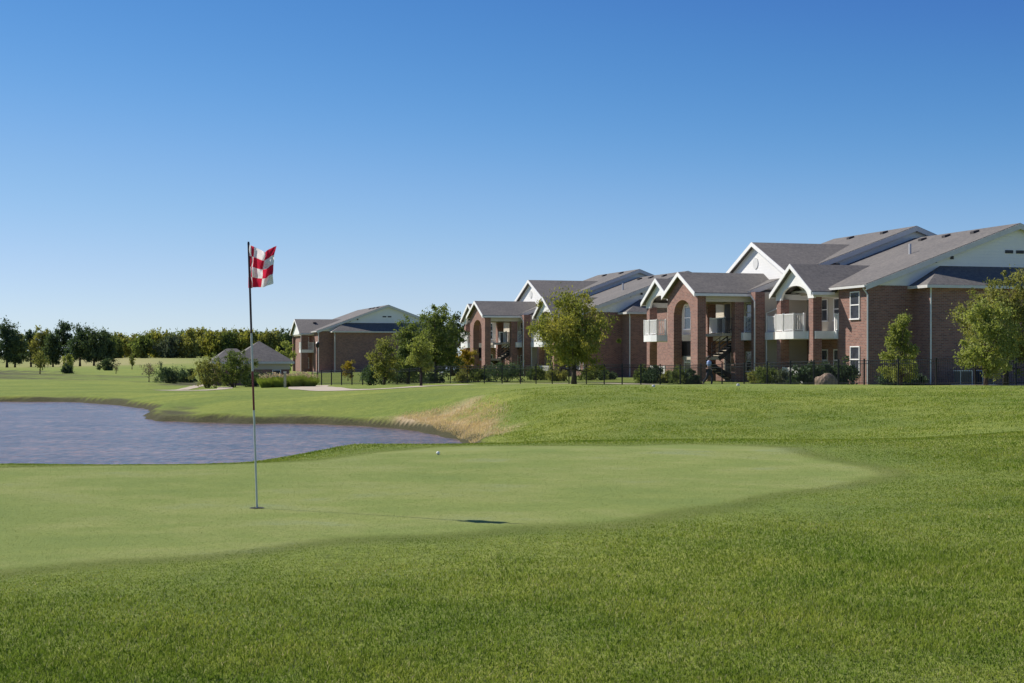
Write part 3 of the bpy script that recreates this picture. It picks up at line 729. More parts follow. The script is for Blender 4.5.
def gutters(par, x, y0, y1, z):
    return MB().box(x-.12, x+.0, y0, y1, z-.13, z).build('gutter', M['gutter'], par)

EAVE, PITCH, TR = 6.2, .367, 10.64
def roof_z(t, ridge): return ridge-PITCH*abs(t-TR)

def gable_block(par, s0, s1, ridge, t_eave, near_end=True, far_end=True, z_under=None, vents=()):
    """main roof block with ridge along y at x=TR"""
    ov = .35; r = MB(); tR = 2*TR-t_eave
    ze = ridge-PITCH*(TR-t_eave)
    for te in (t_eave-ov, tR+ov):
        z = ridge-PITCH*abs(TR-te)
        slab_roof(r, [(te, s0-ov, z+.18), (TR, s0-ov, ridge+.18), (TR, s1+ov, ridge+.18), (te, s1+ov, z+.18)], .18)
    ro = r.build('roof', M['shingle'], par)
    zf = ridge-PITCH*(TR-t_eave+ov)
    for y in (s0-ov-.05, s1+ov):
        for te in (t_eave-ov, tR+ov):
            MB().prism([(te, y, zf-.20), (TR, y, ridge-.20), (TR, y, ridge+.14), (te, y, zf+.14)], (0, .05, 0)).build('rake_trim', M['fascia'], ro)
    if near_end or far_end:
        for flag, y in ((near_end, s0), (far_end, s1-.12)):
            if flag:
                g = MB(); g.prism([(t_eave, y, ze-.02), (TR, y, ridge-.02), (tR, y, ze-.02)], (0, .12, 0)); g.build('gable', M['white'], par)
    MB().box(t_eave-ov-.10, t_eave-ov, s0-ov, s1+ov, zf-.02, zf+.12).build('gutter', M['gutter'], ro)
    for (t_, s_) in vents:
        z = roof_z(t_, ridge)+.18
        v = MB(); v.prism([(t_-.22, s_-.2, z-.12), (t_+.22, s_-.2, z+.0), (t_+.22, s_+.2, z+.0), (t_-.22, s_+.2, z-.12)], (0,0,.20)); v.build('roof_vent', M['ventm'], ro)
    return ro

def end_projection(par, t0, t1, depth, rise=1.3):
    """hipped low roofed brick projection on the near end wall"""
    MB().box(t0, t1, -depth, -.004, 0, EAVE-.06).build('wall', M['brick'], par)
    ov = .38; e = EAVE-.03; y0 = -depth-ov; run = (depth+ov); top = e+rise
    r = MB()
    A = (t0-ov, y0, e); B = (t1+ov, y0, e); C = (t1+ov-run, -.01, top); Dd = (t0-ov+run, -.01, top); E_ = (t0-ov, -.01, e); G = (t1+ov, -.01, e)
    slab_roof(r, [A, B, C, Dd], .06); slab_roof(r, [E_, A, Dd], .06); slab_roof(r, [B, G, C], .06)
    ro = r.build('roof', M['shingle'], par)
    t = MB(); t.box(t0-ov, t1+ov, y0-.09, y0, e-.20, e-.02); t.box(t0-ov-.09, t0-ov, y0-.09, -.01, e-.20, e-.02)
    t.box(t0-ov, t1+ov, y0, -.01, e-.12, e-.075)
    t.build('soffit', M['fascia'], ro)
    downspout(par, t0+.02, -depth-.07, 0, EAVE-.1, (-.15, -.25))

def apartment(C, z, ang, label, kind='full', proj=(3.21, 18.3, 1.84)):
    root = empty('apartment_building', (C[0], C[1], z), ang, label, 'building', 'brick apartment buildings along the golf course')
    B = lambda x0, x1, y0, y1, z0, z1, m='brick', n='wall': MB().box(x0, x1, y0, y1, z0, z1).build(n, M[m], root)
    W = 2*TR
    MB().box(-.6, W, -2.3, 36 if kind == 'full' else 26, -1.2, -.0).build('foundation', M['concrete'], root)
    end_projection(root, *proj)
    g = MB()
    vents = [(TR-1.0, 3.2), (TR-1.0, 6.6), (TR-1.0, 9.6)]
    if kind == 'full':
        B(0, W, 0, 3.75, 0, EAVE)
        B(1.6, W, 3.75, 12, 0, 3.2); B(1.62, W-.02, 3.75, 12, 3.2, EAVE, 'beige')
        B(.002, 1.6, 3.75, 3.9, .0, 2.9)
        nb = gable_block(root, 0, 12.35, 10.10, 0, True, False, vents=vents)
        MB().tube([(TR-4.6, 5.2, roof_z(TR-4.6, 10.1)), (TR-4.6, 5.2, roof_z(TR-4.6, 10.1)+.85)], .09, 8).build('vent_pipe', M['pipe'], nb)
        gable_block(root, 12.35, 24.0, 10.97, -2.36, True, True, vents=[(TR-.9, 15), (TR-.9, 20)])
        gable_block(root, 24.0, 36, 10.10, 0, False, True)
        B(0, W, 28.6, 36, 0, EAVE)
        B(1.2, W, 24, 28.6, 0, EAVE)
        # middle block with recessed entry
        B(-2.0, W, 11.7, 24, 0, 3.2); B(-2.0, W, 11.7, 24, 3.2, EAVE, 'beige')
        B(-2.42, -1.7, 11.05, 11.7, 0, EAVE)       # pier
        B(-1.7, 1.6, 11.25, 11.7, 0, EAVE, 'beige')
        # wing walls
        B(-2.0, 1.2, 24, 28.2, 0, 3.2); B(-2.0, 1.2, 24, 28.2, 3.2, EAVE-.1, 'beige')
        # big white gable
        yc = 16.1; hw = 8.3; rz = 9.87
        ro = gable_wing(root, yc, hw, rz, EAVE, 0, 7.6, 'white', back=1.0)
        gw = MB(); side_prism(gw, [(yc-hw, EAVE-.1), (yc, rz-.02), (yc+hw, EAVE-.1)], 0, .12); gb = gw.build('gable', M['white'], root)
        lv = MB(); lv.prism([(-.05, yc+.42*math.cos(a), rz-1.35+.42*math.sin(a)) for a in [k*math.pi/8 for k in range(16)]], (.05,0,0)); lv.build('louvre', M['gutter'], gb)
        # stair porch
        y0, y1, xf = 12.1, 17.6, -6.25; yc = (y0+y1)/2; hw = (y1-y0)/2
        arch_gable(root, yc, hw, 7.50, 0, 6.15, xf, .62, 'brick', 1.55, 4.75, 5.75, 'wall')
        gable_wing(root, yc, hw, 7.55, 6.15, xf, .0, 'brick')
        for ya, yb in ((y0+.02, y0+.5), (y1-.5, y1-.02)): MB().box(xf+.62, -2.0, ya, yb, 5.55, 6.1).build('beam', M['beige'], root)
        B(xf+.62, -2.0, y0+.5, y1-.5, 5.95, 6.08, 'beige', 'ceiling')
        column(root, -3.1, y0+.35, .66, 0, 5.55); column(root, -3.1, y1-.35, .66, 0, 5.55)
        # landings
        L2 = MB().box(-3.0, -2.0, 11.75, 19.5, 2.9, 3.42).build('landing', M['trim'], root)
        for sg in (((-2.75, y0+.1), (-2.1, y0+.1)), ((-3.4, y0+1.9), (-3.4, y1-1.2)), ((-2.9, y1-.15), (-2.1, y1-.15))): railing(L2, [sg], 3.42, 4.5, 'trim')
        MB().box(-4.2, -3.0, y0+.6, y1-.6, 3.2, 3.40).build('landing', M['concrete'], root)
        ml = MB().box(xf+.7, xf+2.0, y0+.7, y1-.7, 1.55, 1.75).build('mid_landing', M['concrete'], root)
        railing(ml, [((xf+.75, y0+.8), (xf+.75, y1-.8))], 1.75, 2.85, 'darkmetal', step=.13)
        st = MB()
        n = 9
        for k in range(n):                         # upper flight, near side
            x = xf+2.0+(k+.5)*(2.3/n)*1.0; zz = 1.75+(k+.6)*1.65/n
            st.box(x-.16, x+.16, y0+.75, y0+1.85, zz-.05, zz)
        tro = st.build('tread_flight', M['concrete'], root); st = MB()
        for y in (y0+.70, y0+1.9): st.bar((xf+1.9, y, 1.62), (xf+4.35, y, 3.34), .06, .30)
        so = st.build('stringer', M['darkmetal'], tro)
        rl = MB()
        for y in (y0+.70, y0+1.9):
            for hh in (.35, .65, .95): rl.bar((xf+1.9, y, 1.75+hh), (xf+4.3, y, 3.40+hh), .04)
            for k in range(5): x = xf+1.9+k*.6; zz = 1.7+k*.6*.69; rl.bar((x, y, zz), (x, y, zz+1.0), .04)
        for k in range(7): rl.bar((-4.15+.0, y0+.6+k*.13, 3.4), (-4.15, y0+.6+k*.13, 4.4), .03)
        rl.bar((-4.15, y0+.55, 4.4), (-4.15, y0+1.5, 4.4), .05); rl.bar((-4.2, y0+.6, 4.4), (-3.4, y0+.6, 4.4), .05)
        for k in range(7): rl.bar((-4.15+.12*k, y0+.6, 3.4), (-4.15+.12*k, y0+.6, 4.4), .03)
        rl.build('handrail', M['darkmetal'], tro)
        lo = MB()
        for k in range(n):                         # lower flight, far side
            x = xf+2.0+(k+.5)*(2.5/n); zz = 1.75-(k+.6)*1.75/n
            lo.box(x-.16, x+.16, y1-1.95, y1-.85, zz-.05, zz)
        lto = lo.build('tread_flight', M['concrete'], root); lo = MB()
        for y in (y1-2.0, y1-.8): lo.bar((xf+1.9, y, 1.65), (xf+4.5, y, .05), .06, .28); lo.bar((xf+1.9, y, 2.7), (xf+4.5, y, 1.0), .04)
        lo.build('stringer', M['darkmetal'], lto)
        for z0 in (.02, 3.42):
            door(root, 16.0, 17.05, z0, z0+2.15, -2.0); window(root, 'x', 12.45, 13.35, z0+.75, z0+2.1, -2.0)
            window(root, 'x', 14.3, 15.2, z0+.75, z0+2.1, -2.0)
        # balconies
        balcony(root, 7.0, -1.5, 1.6, back=4.2, eaveback=-.2)
        balcony(root, 24.0, -4.35, -2.0, back=0.5, ridge=7.6)
        b2 = MB().box(.0, 1.6, 3.9, 4.25, 2.92, 3.42).box(.0, 1.6, 9.75, 11.25, 2.92, 3.42).box(-2.0+.3, -.0, 9.75, 11.25, 2.92, 3.42).build('balcony', M['trim'], root)
        railing(b2, [((.06, 3.8), (.06, 4.3))], 3.42, 4.5); railing(b2, [((-1.5, 9.8), (-1.5, 11.0))], 3.42, 4.5)
        B(.15, 1.6, 3.9, 10.9, 5.9, 6.15, 'beige', 'ceiling')
        for z0 in (.0, 3.42):
            window(root, 'x', 6.35, 7.35, z0+.8, z0+2.25, 1.6); door(root, 4.6, 5.5, z0+.02, z0+2.15, 1.6)
            window(root, 'x', 8.2, 9.1, z0+.8, z0+2.25, 1.6)
            window(root, 'x', 23.3, 24.6, z0+.5, z0+2.2, -2.0)
        window(root, 'x', .98, 2.18, 4.17, 5.86, 0); window(root, 'x', .98, 2.18, .75, 2.42, 0)
        downspout(root, -.07, -.07, 0, EAVE-.15, (-.25, .1))
        downspout(root, -2.5, 10.98, 0, EAVE-.2, (-.2, .2)); downspout(root, -1.62, 10.96, 0, EAVE-1.0, (.55, -1.2))
    else:
        B(0, W, 0, 26, 0, EAVE)
        gable_block(root, 0, 26, 10.10, 0, True, True, vents=vents)
        yc, hw, xf = 10.5, 5.2, -1.95
        side = MB(); side_prism(side, [(yc-hw, EAVE-.4), (yc, 8.0), (yc+hw, EAVE-.4)], xf, xf+.12); side.build('gable', M['white'], root)
        wr = gable_wing(root, yc, hw, 8.1, 5.95, xf, 6, 'white', back=1)
        MB().box(.4, .9, yc-1.6-.3, yc-1.6+.3, 7.4, 7.75).build('roof_vent', M['ventm'], wr)
        for x in (xf+.35, -1.2): column(root, x, yc-hw+.35, .62, 0, 5.6); column(root, x, yc+hw-.35, .62, 0, 5.6)
        B(xf+.1, 0, yc-hw+.1, yc+hw-.1, 5.6, 5.8, 'beige', 'ceiling')
        B(xf+.4, 0, yc-hw+2.4, yc+hw-.6, 0, 5.6, 'brick')
        bl = MB().box(xf, 0, yc-hw, yc-hw+2.3, 2.95, 3.42).build('balcony', M['trim'], root)
        railing(bl, [((xf+.05, yc-hw+.1), (-.05, yc-hw+.1)), ((xf+.05, yc-hw+.1), (xf+.05, yc-hw+2.3))], 3.42, 4.5)
        window(root, 'y', -1.1, -.4, 3.9, 5.4, yc-hw+2.4)
        window(root, 'y', -1.1, -.4, .6, 2.2, yc-hw+2.4)
        downspout(root, -.07, -.07, 0, EAVE-.15); downspout(root, xf-.05, yc-hw-.05, 0, 5.8)
    # end wall gable details
    for t_ in (10.05, 10.85):
        lv = MB().box(t_-.28, t_+.28, -.05, -.003, 8.35, 8.55); lv.build('gable_vent', M['ventm'], root)
    for t_, zz in ((4.7, 7.75), (5.9, 8.0)):
        MB().box(t_-.1, t_+.1, -.08, -.003, zz-.1, zz+.1).build('exhaust_vent', M['ventm'], root)
    return root

C1 = (px(868, 93), 93.0)
apartment(C1, -.46, ANG, 'nearest brick apartment building at right with white balconies and open stair porch')
C2 = (px(584, 142.7), 142.7)
apartment(C2, -.60, ANG+math.radians(1.5), 'middle brick apartment building partly hidden behind the broad yellow green tree', proj=(3.9, 18.3, 1.84))
C3 = (px(319, 227), 227.0)
apartment(C3, -.91, ANG, 'farthest apartment building with wide plain brick end wall, left of the dark tree', 'far', proj=(2.1, 19.5, 1.84))

# hut
def hut():
    C = (px(232, 145), 145.0)
    root = empty('hut', (C[0], C[1], -1.55), ANG, 'small brick hut with grey hipped roof behind the shrubs left of the flag', 'hut')
    def hip(x0, x1, y0, y1, e, top, ridge=0.0):
        cx, cy = (x0+x1)/2, (y0+y1)/2; r = MB()
        ax, bx = cx-ridge, cx+ridge
        P = [(x0,y0,e),(x1,y0,e),(x1,y1,e),(x0,y1,e)]
        slab_roof(r, [P[0],P[1],(bx,cy,top),(ax,cy,top)] if ridge else [P[0],P[1],(cx,cy,top)], .08)
        slab_roof(r, [P[1],P[2],(bx,cy,top)], .08); slab_roof(r, [P[3],P[0],(ax,cy,top)], .08)
        slab_roof(r, [P[2],P[3],(ax,cy,top),(bx,cy,top)] if ridge else [P[2],P[3],(cx,cy,top)], .08)
        ro = r.build('roof', M['shingle'], root)
        MB().box(x0-.02,x1+.02,y0-.02,y0+.10,e-.22,e-.01).box(x0-.02,x0+.10,y0+.10,y1,e-.22,e-.01).box(x1-.10,x1+.02,y0+.10,y1,e-.22,e-.01).build('fascia', M['gutter'], ro)
        return ro
    MB().box(.3,5.6,.3,5.6,0,1.65).build('wall', M['brick'], root)
    MB().box(.28,5.62,.28,5.62,1.65,2.3).build('upper_wall', M['beige'], root)
    hip(-.15, 6.0, -.1, 6.0, 2.42, 4.45)
    MB().box(-1.4,.29,2.4,6.4,0,1.65).build('wall', M['brick'], root)
    MB().box(-1.42,.27,2.38,6.42,1.65,2.28).build('upper_wall', M['beige'], root)
    hip(-1.8, 2.6, 2.0, 6.9, 2.40, 3.70, .5)
    window(root, 'y', 3.9, 4.75, 1.0, 1.62, .3, False)
hut()

# ---------------------------------------------------------------- fence
def fence():
    P = [(1480,60),(1250,63),(1024,67),(870,72.5),(780,79),(690,86),(600,94),(520,102),(440,109),(380,117),(312,128)]
    pts = [Vector((px(u, Y), Y)) for u, Y in P]; H = 1.24
    root = empty('metal_fence', (pts[4].x, pts[4].y, 0), 0, 'long black metal picket fence between the golf course and the apartment buildings', 'fence')
    ox, oy = pts[4]
    L = [0]
    for i in range(1, len(pts)): L.append(L[-1]+(pts[i]-pts[i-1]).length)
    n = int(L[-1]/1.95); Q = []
    for k in range(n+1):
        s = L[-1]*k/n; i = max(j for j in range(len(L)-1) if L[j] <= s+1e-6)
        Q.append(pts[i].lerp(pts[i+1], (s-L[i])/(L[i+1]-L[i])))
    for k in range(len(Q)):
        x, y = Q[k]; z = gz(x, y)
        MB().box(x-ox-.035, x-ox+.035, y-oy-.035, y-oy+.035, z-.1, z+H+.06).build('post', M['darkmetal'], root)
        if k+1 < len(Q):
            x2, y2 = Q[k+1]; z2 = gz(x2, y2); p = MB()
            for h in (.12, H-.18, H-.02): p.bar((x-ox, y-oy, z+h), (x2-ox, y2-oy, z2+h), .03, .03)
            for j in range(1, 17):
                t = j/17; a, b, c = x+(x2-x)*t-ox, y+(y2-y)*t-oy, z+(z2-z)*t; p.box(a-.009, a+.009, b-.009, b+.009, c+.05, c+H)
            p.build('panel', M['darkmetal'], root)
fence()

# ---------------------------------------------------------------- flagstick
FY = 12.1; fx = px(257, FY); fz = gz(fx, FY)
def pole_mat(name, c, r=.35):
    return plain(name, c, r, .1, 30)
def flag_mat():
    m, nt, b = mat('checkered_cloth')
    uv = N(nt, 'ShaderNodeUVMap', uv_map='UVMap')
    ch = N(nt, 'ShaderNodeTexChecker'); ch.inputs['Scale'].default_value = 4
    ch.inputs['Color2'].default_value = (.62,.03,.07,1); ch.inputs['Color1'].default_value = (.88,.88,.88,1)
    nt.links.new(uv.outputs[0], ch.inputs['Vector'])
    out = nt.nodes['Material Output']; d = N(nt, 'ShaderNodeBsdfDiffuse'); t = N(nt, 'ShaderNodeBsdfTranslucent')
    nt.links.new(ch.outputs[0], d.inputs[0]); nt.links.new(ch.outputs[0], t.inputs[0])
    a = N(nt, 'ShaderNodeMixShader'); a.inputs[0].default_value = .42
    nt.links.new(d.outputs[0], a.inputs[1]); nt.links.new(t.outputs[0], a.inputs[2]); nt.links.new(a.outputs[0], out.inputs[0]); nt.nodes.remove(b)
    return m
root = empty('golf_flagstick', (fx, FY, fz), 0, 'tall thin golf flagstick standing in the hole on the putting green', 'flagstick')
S = FY/F                                          # metres per pixel at the flag
def pol(h): return (-(8.5*S)*h/(265*S), 0, h)
secs = [(-.1, 98*S, 'lower_pole', pole_mat('pole_pale', (.50,.54,.50)), .0082), (98*S, 137*S, 'pole_band', pole_mat('pole_red', (.16,.02,.022)), .0084),
        (137*S, 175*S, 'pole_band', pole_mat('pole_grey', (.52,.52,.50)), .0084), (175*S, 265*S, 'upper_pole', pole_mat('pole_dark', (.045,.018,.022)), .0088)]
for a, b, nm, mt, r in secs: MB().tube([pol(a), pol(b)], r, 12).build(nm, mt, root, False)
MB().tube([pol(264*S), pol(266.5*S)], [.010,.007], 12).build('pole_cap', M['darkmetal'], root)
# flag cloth
def flag():
    nx, nz = 72, 56; s = 1/9.76*S
    # outline in crop pixels relative to the pole top (285,125): top and bottom edges
    TX = [0,.10,.22,.34,.44,.53,.62,.72,.82,.92,1.0]
    top = [(285,132),(306,142),(330,152),(362,166),(392,182),(418,198),(440,205),(462,196),(492,178),(522,158),(550,148)]
    bot = [(283,556),(300,558),(322,556),(334,553),(352,556),(380,552),(405,550),(430,545),(462,535),(495,527),(523,516)]
    V = []; UV = []
    tx = np.array(TX); ta = np.array(top, float); ba = np.array(bot, float)
    for j in range(nz+1):
        q = j/nz
        for i in range(nx+1):
            p = i/nx
            T = np.array([np.interp(p, tx, ta[:,0]), np.interp(p, tx, ta[:,1])]); Bm = np.array([np.interp(p, tx, ba[:,0]), np.interp(p, tx, ba[:,1])])
            w = T*(1-q)+Bm*q
            sag = 26*math.sin(math.pi*q)*(p-.2)*-.0
            hem = -22*math.sin(math.pi*q)*max(0, p-.75)*1.6
            fold = .040*math.sin(p*9.5-q*2.2)+.016*math.sin(p*19+q*5)+.014*math.sin(q*10+p*6)+.006*math.sin(q*23-p*17)
            fold *= min(1, p*6)
            # tight pleat near the pole: cloth doubles back in depth
            fold += .05*math.exp(-((p-.36)/.07)**2)*min(1, .4+q)
            V.append(((w[0]+hem-285)*s*1.05, -fold - .02*p, -(w[1]-125)*s)); UV.append((float(np.interp(p, [0,.17,.27,.60,1], [0,.25,.5,.75,1])), 1-q))
    Fc = []
    for j in range(nz):
        for i in range(nx): a = j*(nx+1)+i; Fc.append((a, a+1, a+nx+2, a+nx+1))
    me = D.meshes.new('flag'); me.from_pydata(V, [], Fc); uvl = me.uv_layers.new(name='UVMap')
    for l in me.loops: uvl.data[l.index].uv = UV[l.vertex_index]
    me.polygons.foreach_set('use_smooth', [True]*len(me.polygons)); me.materials.append(flag_mat())
    o = D.objects.new('flag', me); COL.objects.link(o); o.parent = root; o.location = pol(264.5*S)
    o['label'] = 'red and white checkered flag flying to the right'
flag()
# cup
cm = MB(); ring = [(.054,.004),(.062,.006),(.062,.0),(.054,-.09)]
cup = empty('hole_cup', (fx, FY, fz), 0, 'dark round golf hole at the foot of the flagstick', 'golf hole')
k = 28; v = []; f = []
for r, z in ((.0585,.002),(.057,.005),(.054,.005),(.0525,.003)):
    for i in range(k): a = 2*math.pi*i/k; v.append((r*math.cos(a), r*math.sin(a), z))
for q in range(3):
    for i in range(k): j = (i+1) % k; f.append((q*k+i, q*k+j, (q+1)*k+j, (q+1)*k+i))
c_ = MB(); c_.v = v; c_.f = f; c_.build('rim', M['ventm'], cup)
MB().poly([(.053*math.cos(2*math.pi*i/k), .053*math.sin(2*math.pi*i/k), .0035) for i in range(k)]).build('hole_shade_disc', plain('painted_hole_shade', (.02,.017,.012), .95), cup)  # flat disc over the turf; its dark colour paints the shade inside the hole

# golf balls
bm_ = plain('ball_white', (.82,.82,.80), .35, .03)
def ball(label, u, Y):
    import bmesh
    X = px(u, Y); me = D.meshes.new('golf_ball'); b = bmesh.new(); bmesh.ops.create_icosphere(b, subdivisions=4, radius=.0214)
    for vv in b.verts:
        q = vv.co.normalized(); vv.co -= q*.0007*max(0, math.sin(q.x*38)*math.sin(q.y*38)*math.sin(q.z*38+1))
    b.to_mesh(me); b.free(); me.materials.append(bm_); me.polygons.foreach_set('use_smooth', [True]*len(me.polygons))
    o = D.objects.new('golf_ball', me); COL.objects.link(o); o.location = (X, Y, gz(X, Y)+.02); tag(o, label, 'golf ball')
    return o
ball('white golf ball lying at the back of the green near the pond', 438, 18.6)
def head(label, u, Y):
    X = px(u, Y); r = empty('sprinkler_head', (X, Y, gz(X, Y)), 0, label, 'sprinkler', 'pale sprinkler heads on top of the bank')
    MB().tube([(0,0,-.02),(0,0,.06),(0,0,.08)], [.07,.07,.05], 14).build('cap', M['pipe'], r); MB().tube([(0,0,.08),(0,0,.10)], .03, 10).build('nozzle', M['gutter'], r)
head('pale sprinkler head on the grass bank below the left balcony', 653.5, 63)
head('pale sprinkler head on the grass bank left of the junipers', 738, 67)

# ---------------------------------------------------------------- boulder
def boulder():
    import bmesh
    Y = 80; X = px(826, Y); b = bmesh.new(); bmesh.ops.create_icosphere(b, subdivisions=4, radius=1)
    rs = random.Random(3); ph = [rs.random()*6 for _ in range(9)]
    for v in b.verts:
        p = v.co.copy(); n = .10*math.sin(p.x*3+ph[0])*math.sin(p.y*2.7+ph[1])+.06*math.sin(p.z*5+ph[2]+p.x*4)+.03*math.sin(p.x*11+ph[3])*math.sin(p.z*9+p.y*8)
        v.co = p*(1+n); v.co.x *= .62; v.co.y *= .45; v.co.z = max(v.co.z*.60, -.15)
    me = D.meshes.new('boulder'); b.to_mesh(me); b.free(); me.materials.append(plain('boulder_stone', (.30,.22,.16), .95, .35, 4))
    o = D.objects.new('boulder', me); COL.objects.link(o); o.location = (X, Y, gz(X, Y)+.08)
    tag(o, 'rounded brown boulder lying between two junipers', 'boulder')
boulder()

# ---------------------------------------------------------------- cooling units behind the fence
M['ac'] = plain('ac_dark', (.10,.10,.10), .6)
def ac(label, t, s):
    X = C1[0]+t*math.cos(ANG)-s*math.sin(ANG); Y = C1[1]+t*math.sin(ANG)+s*math.cos(ANG)
    r = empty('air_conditioner', (X, Y, -.45), ANG, label, 'air conditioner', 'air conditioners along the end wall')
    MB().box(-.38,.38,-.38,.38,.08,.86).build('cabinet', M['ac'], r)
    MB().box(-.40,.40,-.41,.41,.865,.92).build('top', M['gutter'], r)
    for x in (-.41,.37): MB().box(x, x+.04, -.42, -.385, .06, .864).build('corner_post', M['gutter'], r)
    l = MB(); [l.box(-.35,.35,-.395,-.383,.14+.06*k,.155+.06*k) for k in range(11)]; l.build('grille', M['darkmetal'], r)
    MB().box(-.5,.5,-.5,.5,-.05,.078).build('pad', M['concrete'], r)
ac('left one of the two dark air conditioners at the foot of the nearest end wall', 4.5, -3.4)
ac('right one of the two dark air conditioners at the foot of the nearest end wall', 6.0, -3.4)

def lamp():
    Y = 150; X = px(317.5, Y); r = empty('lamp_post', (X, Y, gz(X, Y)), 0, 'dark thin lamp post in front of the farthest building', 'lamp post')
    MB().tube([(0,0,0),(0,0,.25),(0,0,.3),(0,0,3.4)], [.12,.12,.07,.055], 10).build('pole', M['darkmetal'], r)
    MB().tube([(0,0,3.4),(0,0,3.5),(0,0,3.85),(0,0,4.05)], [.08,.16,.20,.04], 10).build('lantern', M['darkmetal'], r)
lamp()
Y = 109; X = px(285, Y); r = empty('wooden_post', (X, Y, gz(X, Y)), 0, 'pale wooden post standing among the ornamental grasses', 'post')
MB().box(-.08,.08,-.08,.08,-.1,1.10).build('shaft', plain('pale_wood', (.46,.42,.30), .85, .2, 9), r)
MB().box(-.10,.10,-.10,.10,1.10,1.15).build('cap', M['trim'], r)

# ---------------------------------------------------------------- parked car
def car():
    Y = 176; X = px(448.5, Y); r = empty('parked_car', (X, Y, gz(X, Y)), math.radians(8), 'silver blue car parked beyond the fence, seen from the front', 'car')
    paint = plain('car_paint', (.40,.50,.62), .25, .05, 2, .6)
    prof = [(-2.05,.30),(-2.2,.50),(-2.18,.74),(-1.2,.95),(1.7,1.0),(2.15,.95),(2.2,.50),(2.1,.30)]
    MB().prism([(-.86, y, z) for y, z in prof], (1.72,0,0)).build('body', paint, r)
    c = MB(); lo = [(-.80,-1.25,.955),(.80,-1.25,.955),(.80,1.7,1.0),(-.80,1.7,1.0)]; hi = [(-.62,-.5,1.42),(.62,-.5,1.42),(.62,.85,1.44),(-.62,.85,1.44)]
    c.v = lo+hi; c.f = [(0,1,5,4),(1,2,6,5),(2,3,7,6),(3,0,4,7)]; c.build('windows', M['glass'], r)
    MB().box(-.62,.62,-.5,.85,1.415,1.46).build('car_roof', paint, r)
    for x in (-.62,.62): MB().box(x-.16, x+.16, -2.23, -2.16, .60, .74).build('headlight', M['trim'], r)
    MB().box(-.4,.4,-2.23,-2.16,.40,.58).build('grille', M['darkmetal'], r)
    for x in (-.80,.80):
        for y in (-1.35,1.35):
            w = MB().tube([(x-.10,y,.32),(x+.10,y,.32)], .32, 18).build('wheel', M['darkmetal'], r)
            MB().tube([(x-.11,y,.32),(x+.11,y,.32)], .18, 12).build('rim', M['gutter'], w)
car()

# ---------------------------------------------------------------- person
def person():
    Y = 90.2; X = px(709, Y)
    cloth = plain('trousers_cloth', (.035,.04,.06), .9, .2); skin = plain('skin', (.42,.26,.19), .6, .05); shirt = plain('shirt_blue', (.34,.44,.66), .85, .1, 5); hair = plain('dark_hair', (.03,.02,.015), .7)
    P = [(0,0,.92),(0,0,1.10),(0,0,1.30),(0,0,1.43),(0,-.01,1.50),(0,-.03,1.59),(0,-.02,1.68),
         (.09,0,.88),(.10,-.17,.50),(.10,-.12,.09),(.11,-.27,.04),
         (-.09,0,.88),(-.10,.10,.49),(-.10,.34,.15),(-.11,.25,.05),
         (.19,0,1.38),(.24,.10,1.12),(.25,.0,.88),(.25,-.05,.80),
         (-.19,0,1.38),(-.24,-.05,1.12),(-.24,-.22,.95),(-.24,-.29,.90)]
    E_ = [(0,1),(1,2),(2,3),(3,4),(4,5),(5,6),(0,7),(7,8),(8,9),(9,10),(0,11),(11,12),(12,13),(13,14),(3,15),(15,16),(16,17),(17,18),(3,19),(19,20),(20,21),(21,22)]
    RR = [.14,.135,.165,.10,.058,.095,.07,.095,.062,.042,.038,.095,.062,.042,.038,.062,.043,.033,.035,.062,.043,.033,.035]
    def skinned(name, keep, m, parent, grow=0):
        idm = {k: i for i, k in enumerate(keep)}
        me = D.meshes.new(name); me.from_pydata([P[k] for k in keep], [(idm[a], idm[b]) for a, b in E_ if a in idm and b in idm], [])
        o = D.objects.new(name, me); COL.objects.link(o); o.parent = parent
        md = o.modifiers.new('skin', 'SKIN')
        if not me.skin_vertices: 
            import bmesh
            b = bmesh.new(); b.from_mesh(me); ly = b.verts.layers.skin.verify(); b.to_mesh(me); b.free()
        for i, k in enumerate(keep):
            me.skin_vertices[0].data[i].radius = (RR[k]+grow, (RR[k]+grow)*.85)
        me.skin_vertices[0].data[0].use_root = True
        sb = o.modifiers.new('sub', 'SUBSURF'); sb.levels = 2; sb.render_levels = 2
        me.materials.append(m); return o
    root = skinned('person', list(range(len(P))), skin, None)
    root.location = (X, Y, gz(X, Y)+.01); root.rotation_euler = (0, 0, math.radians(70)); root.scale = (1.03,)*3
    tag(root, 'person in light blue shirt and dark trousers walking behind the fence near the stairs', 'person')
    skinned('trousers', [0,7,8,9,11,12,13], cloth, root, .022)
    skinned('shirt', [1,2,3,15,16,19,20], shirt, root, .022)
    import bmesh
    b = bmesh.new(); bmesh.ops.create_uvsphere(b, u_segments=16, v_segments=10, radius=.112)
    for v in b.verts: v.co.z = v.co.z*1.1+1.64; v.co.y = v.co.y*1.08+.01
    bmesh.ops.delete(b, geom=[v for v in b.verts if v.co.z < 1.62 and v.co.y < .02], context='VERTS')
    me = D.meshes.new('hair'); b.to_mesh(me); b.free(); me.materials.append(hair); o = D.objects.new('hair', me); COL.objects.link(o); o.parent = root
    for x in (.11, -.11):
        yy, zz = (-.12,.0) if x > 0 else (.34,.03)
        MB().prism([(x-.05, yy+.06, zz+.0), (x+.05, yy+.06, zz), (x+.05, yy-.22, zz), (x-.05, yy-.22, zz)], (0,0,.08)).build('shoe', M['darkmetal'], root)
person()

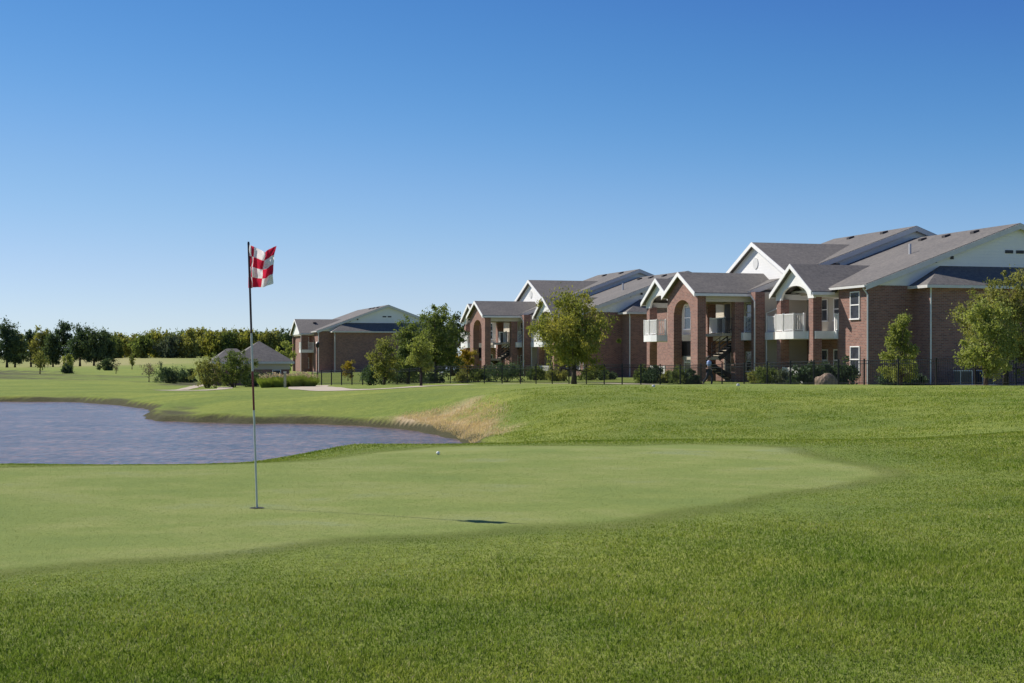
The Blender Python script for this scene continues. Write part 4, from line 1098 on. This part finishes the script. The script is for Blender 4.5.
# ---------------------------------------------------------------- light, sky, camera
EL = 42.5; AZ = -60.5                              # azimuth clockwise from +Y
w = D.worlds.new('World'); scene.world = w; w.use_nodes = True; nt = w.node_tree
sky = nt.nodes.new('ShaderNodeTexSky'); sky.sky_type = 'NISHITA'; sky.sun_disc = False
sky.sun_elevation = math.radians(EL); sky.sun_rotation = math.radians(AZ)
sky.air_density = .7; sky.dust_density = 0; sky.ozone_density = 3
sc_ = nt.nodes.new('ShaderNodeVectorMath'); sc_.operation = 'SCALE'; sc_.inputs['Scale'].default_value = .1
cv = nt.nodes.new('ShaderNodeRGBCurve')             # deepen the clear sky the way a polarised, contrasty exposure does
for ci, pts in enumerate([[(0,0),(.112,.035),(.181,.076),(.325,.235),(.558,.44),(.79,.57),(1,.6)], [(0,0),(.24,.150),(.319,.236),(.521,.43),(.753,.585),(.863,.655),(1,.72)], [(0,0),(.571,.555),(.74,.69),(.83,.735),(1,.87)]]):
    c = cv.mapping.curves[ci]; c.points[0].location = pts[0]; c.points[1].location = pts[-1]
    for p in pts[1:-1]: c.points.new(*p)
cv.mapping.update()
nt.links.new(sky.outputs[0], sc_.inputs[0]); nt.links.new(sc_.outputs[0], cv.inputs['Color']); nt.links.new(cv.outputs[0], nt.nodes['Background'].inputs[0])
nt.nodes['Background'].inputs[1].default_value = .93   # times the .1 above
ld = D.lights.new('sun', 'SUN'); ld.energy = 5.0; ld.angle = math.radians(.4); ld.color = (1, .94, .85)
lo = D.objects.new('sun', ld); COL.objects.link(lo)
e, a = math.radians(EL), math.radians(AZ)
sd = Vector((math.sin(a)*math.cos(e), math.cos(a)*math.cos(e), math.sin(e)))
lo.rotation_euler = sd.to_track_quat('Z', 'Y').to_euler()

cd = D.cameras.new('camera'); cam = D.objects.new('camera', cd); COL.objects.link(cam)
cam.location = (0, 0, CZ); cam.rotation_euler = (math.radians(90), 0, 0)
cd.sensor_width = 36; cd.lens = 36*F/1024; cd.shift_y = (HY-341.5)/1024; cd.clip_end = 6000; cd.clip_start = .1
scene.camera = cam
vs = scene.view_settings; vs.view_transform = 'Standard'; vs.look = 'None'; vs.exposure = .30; vs.gamma = 1; vs.use_curve_mapping = False
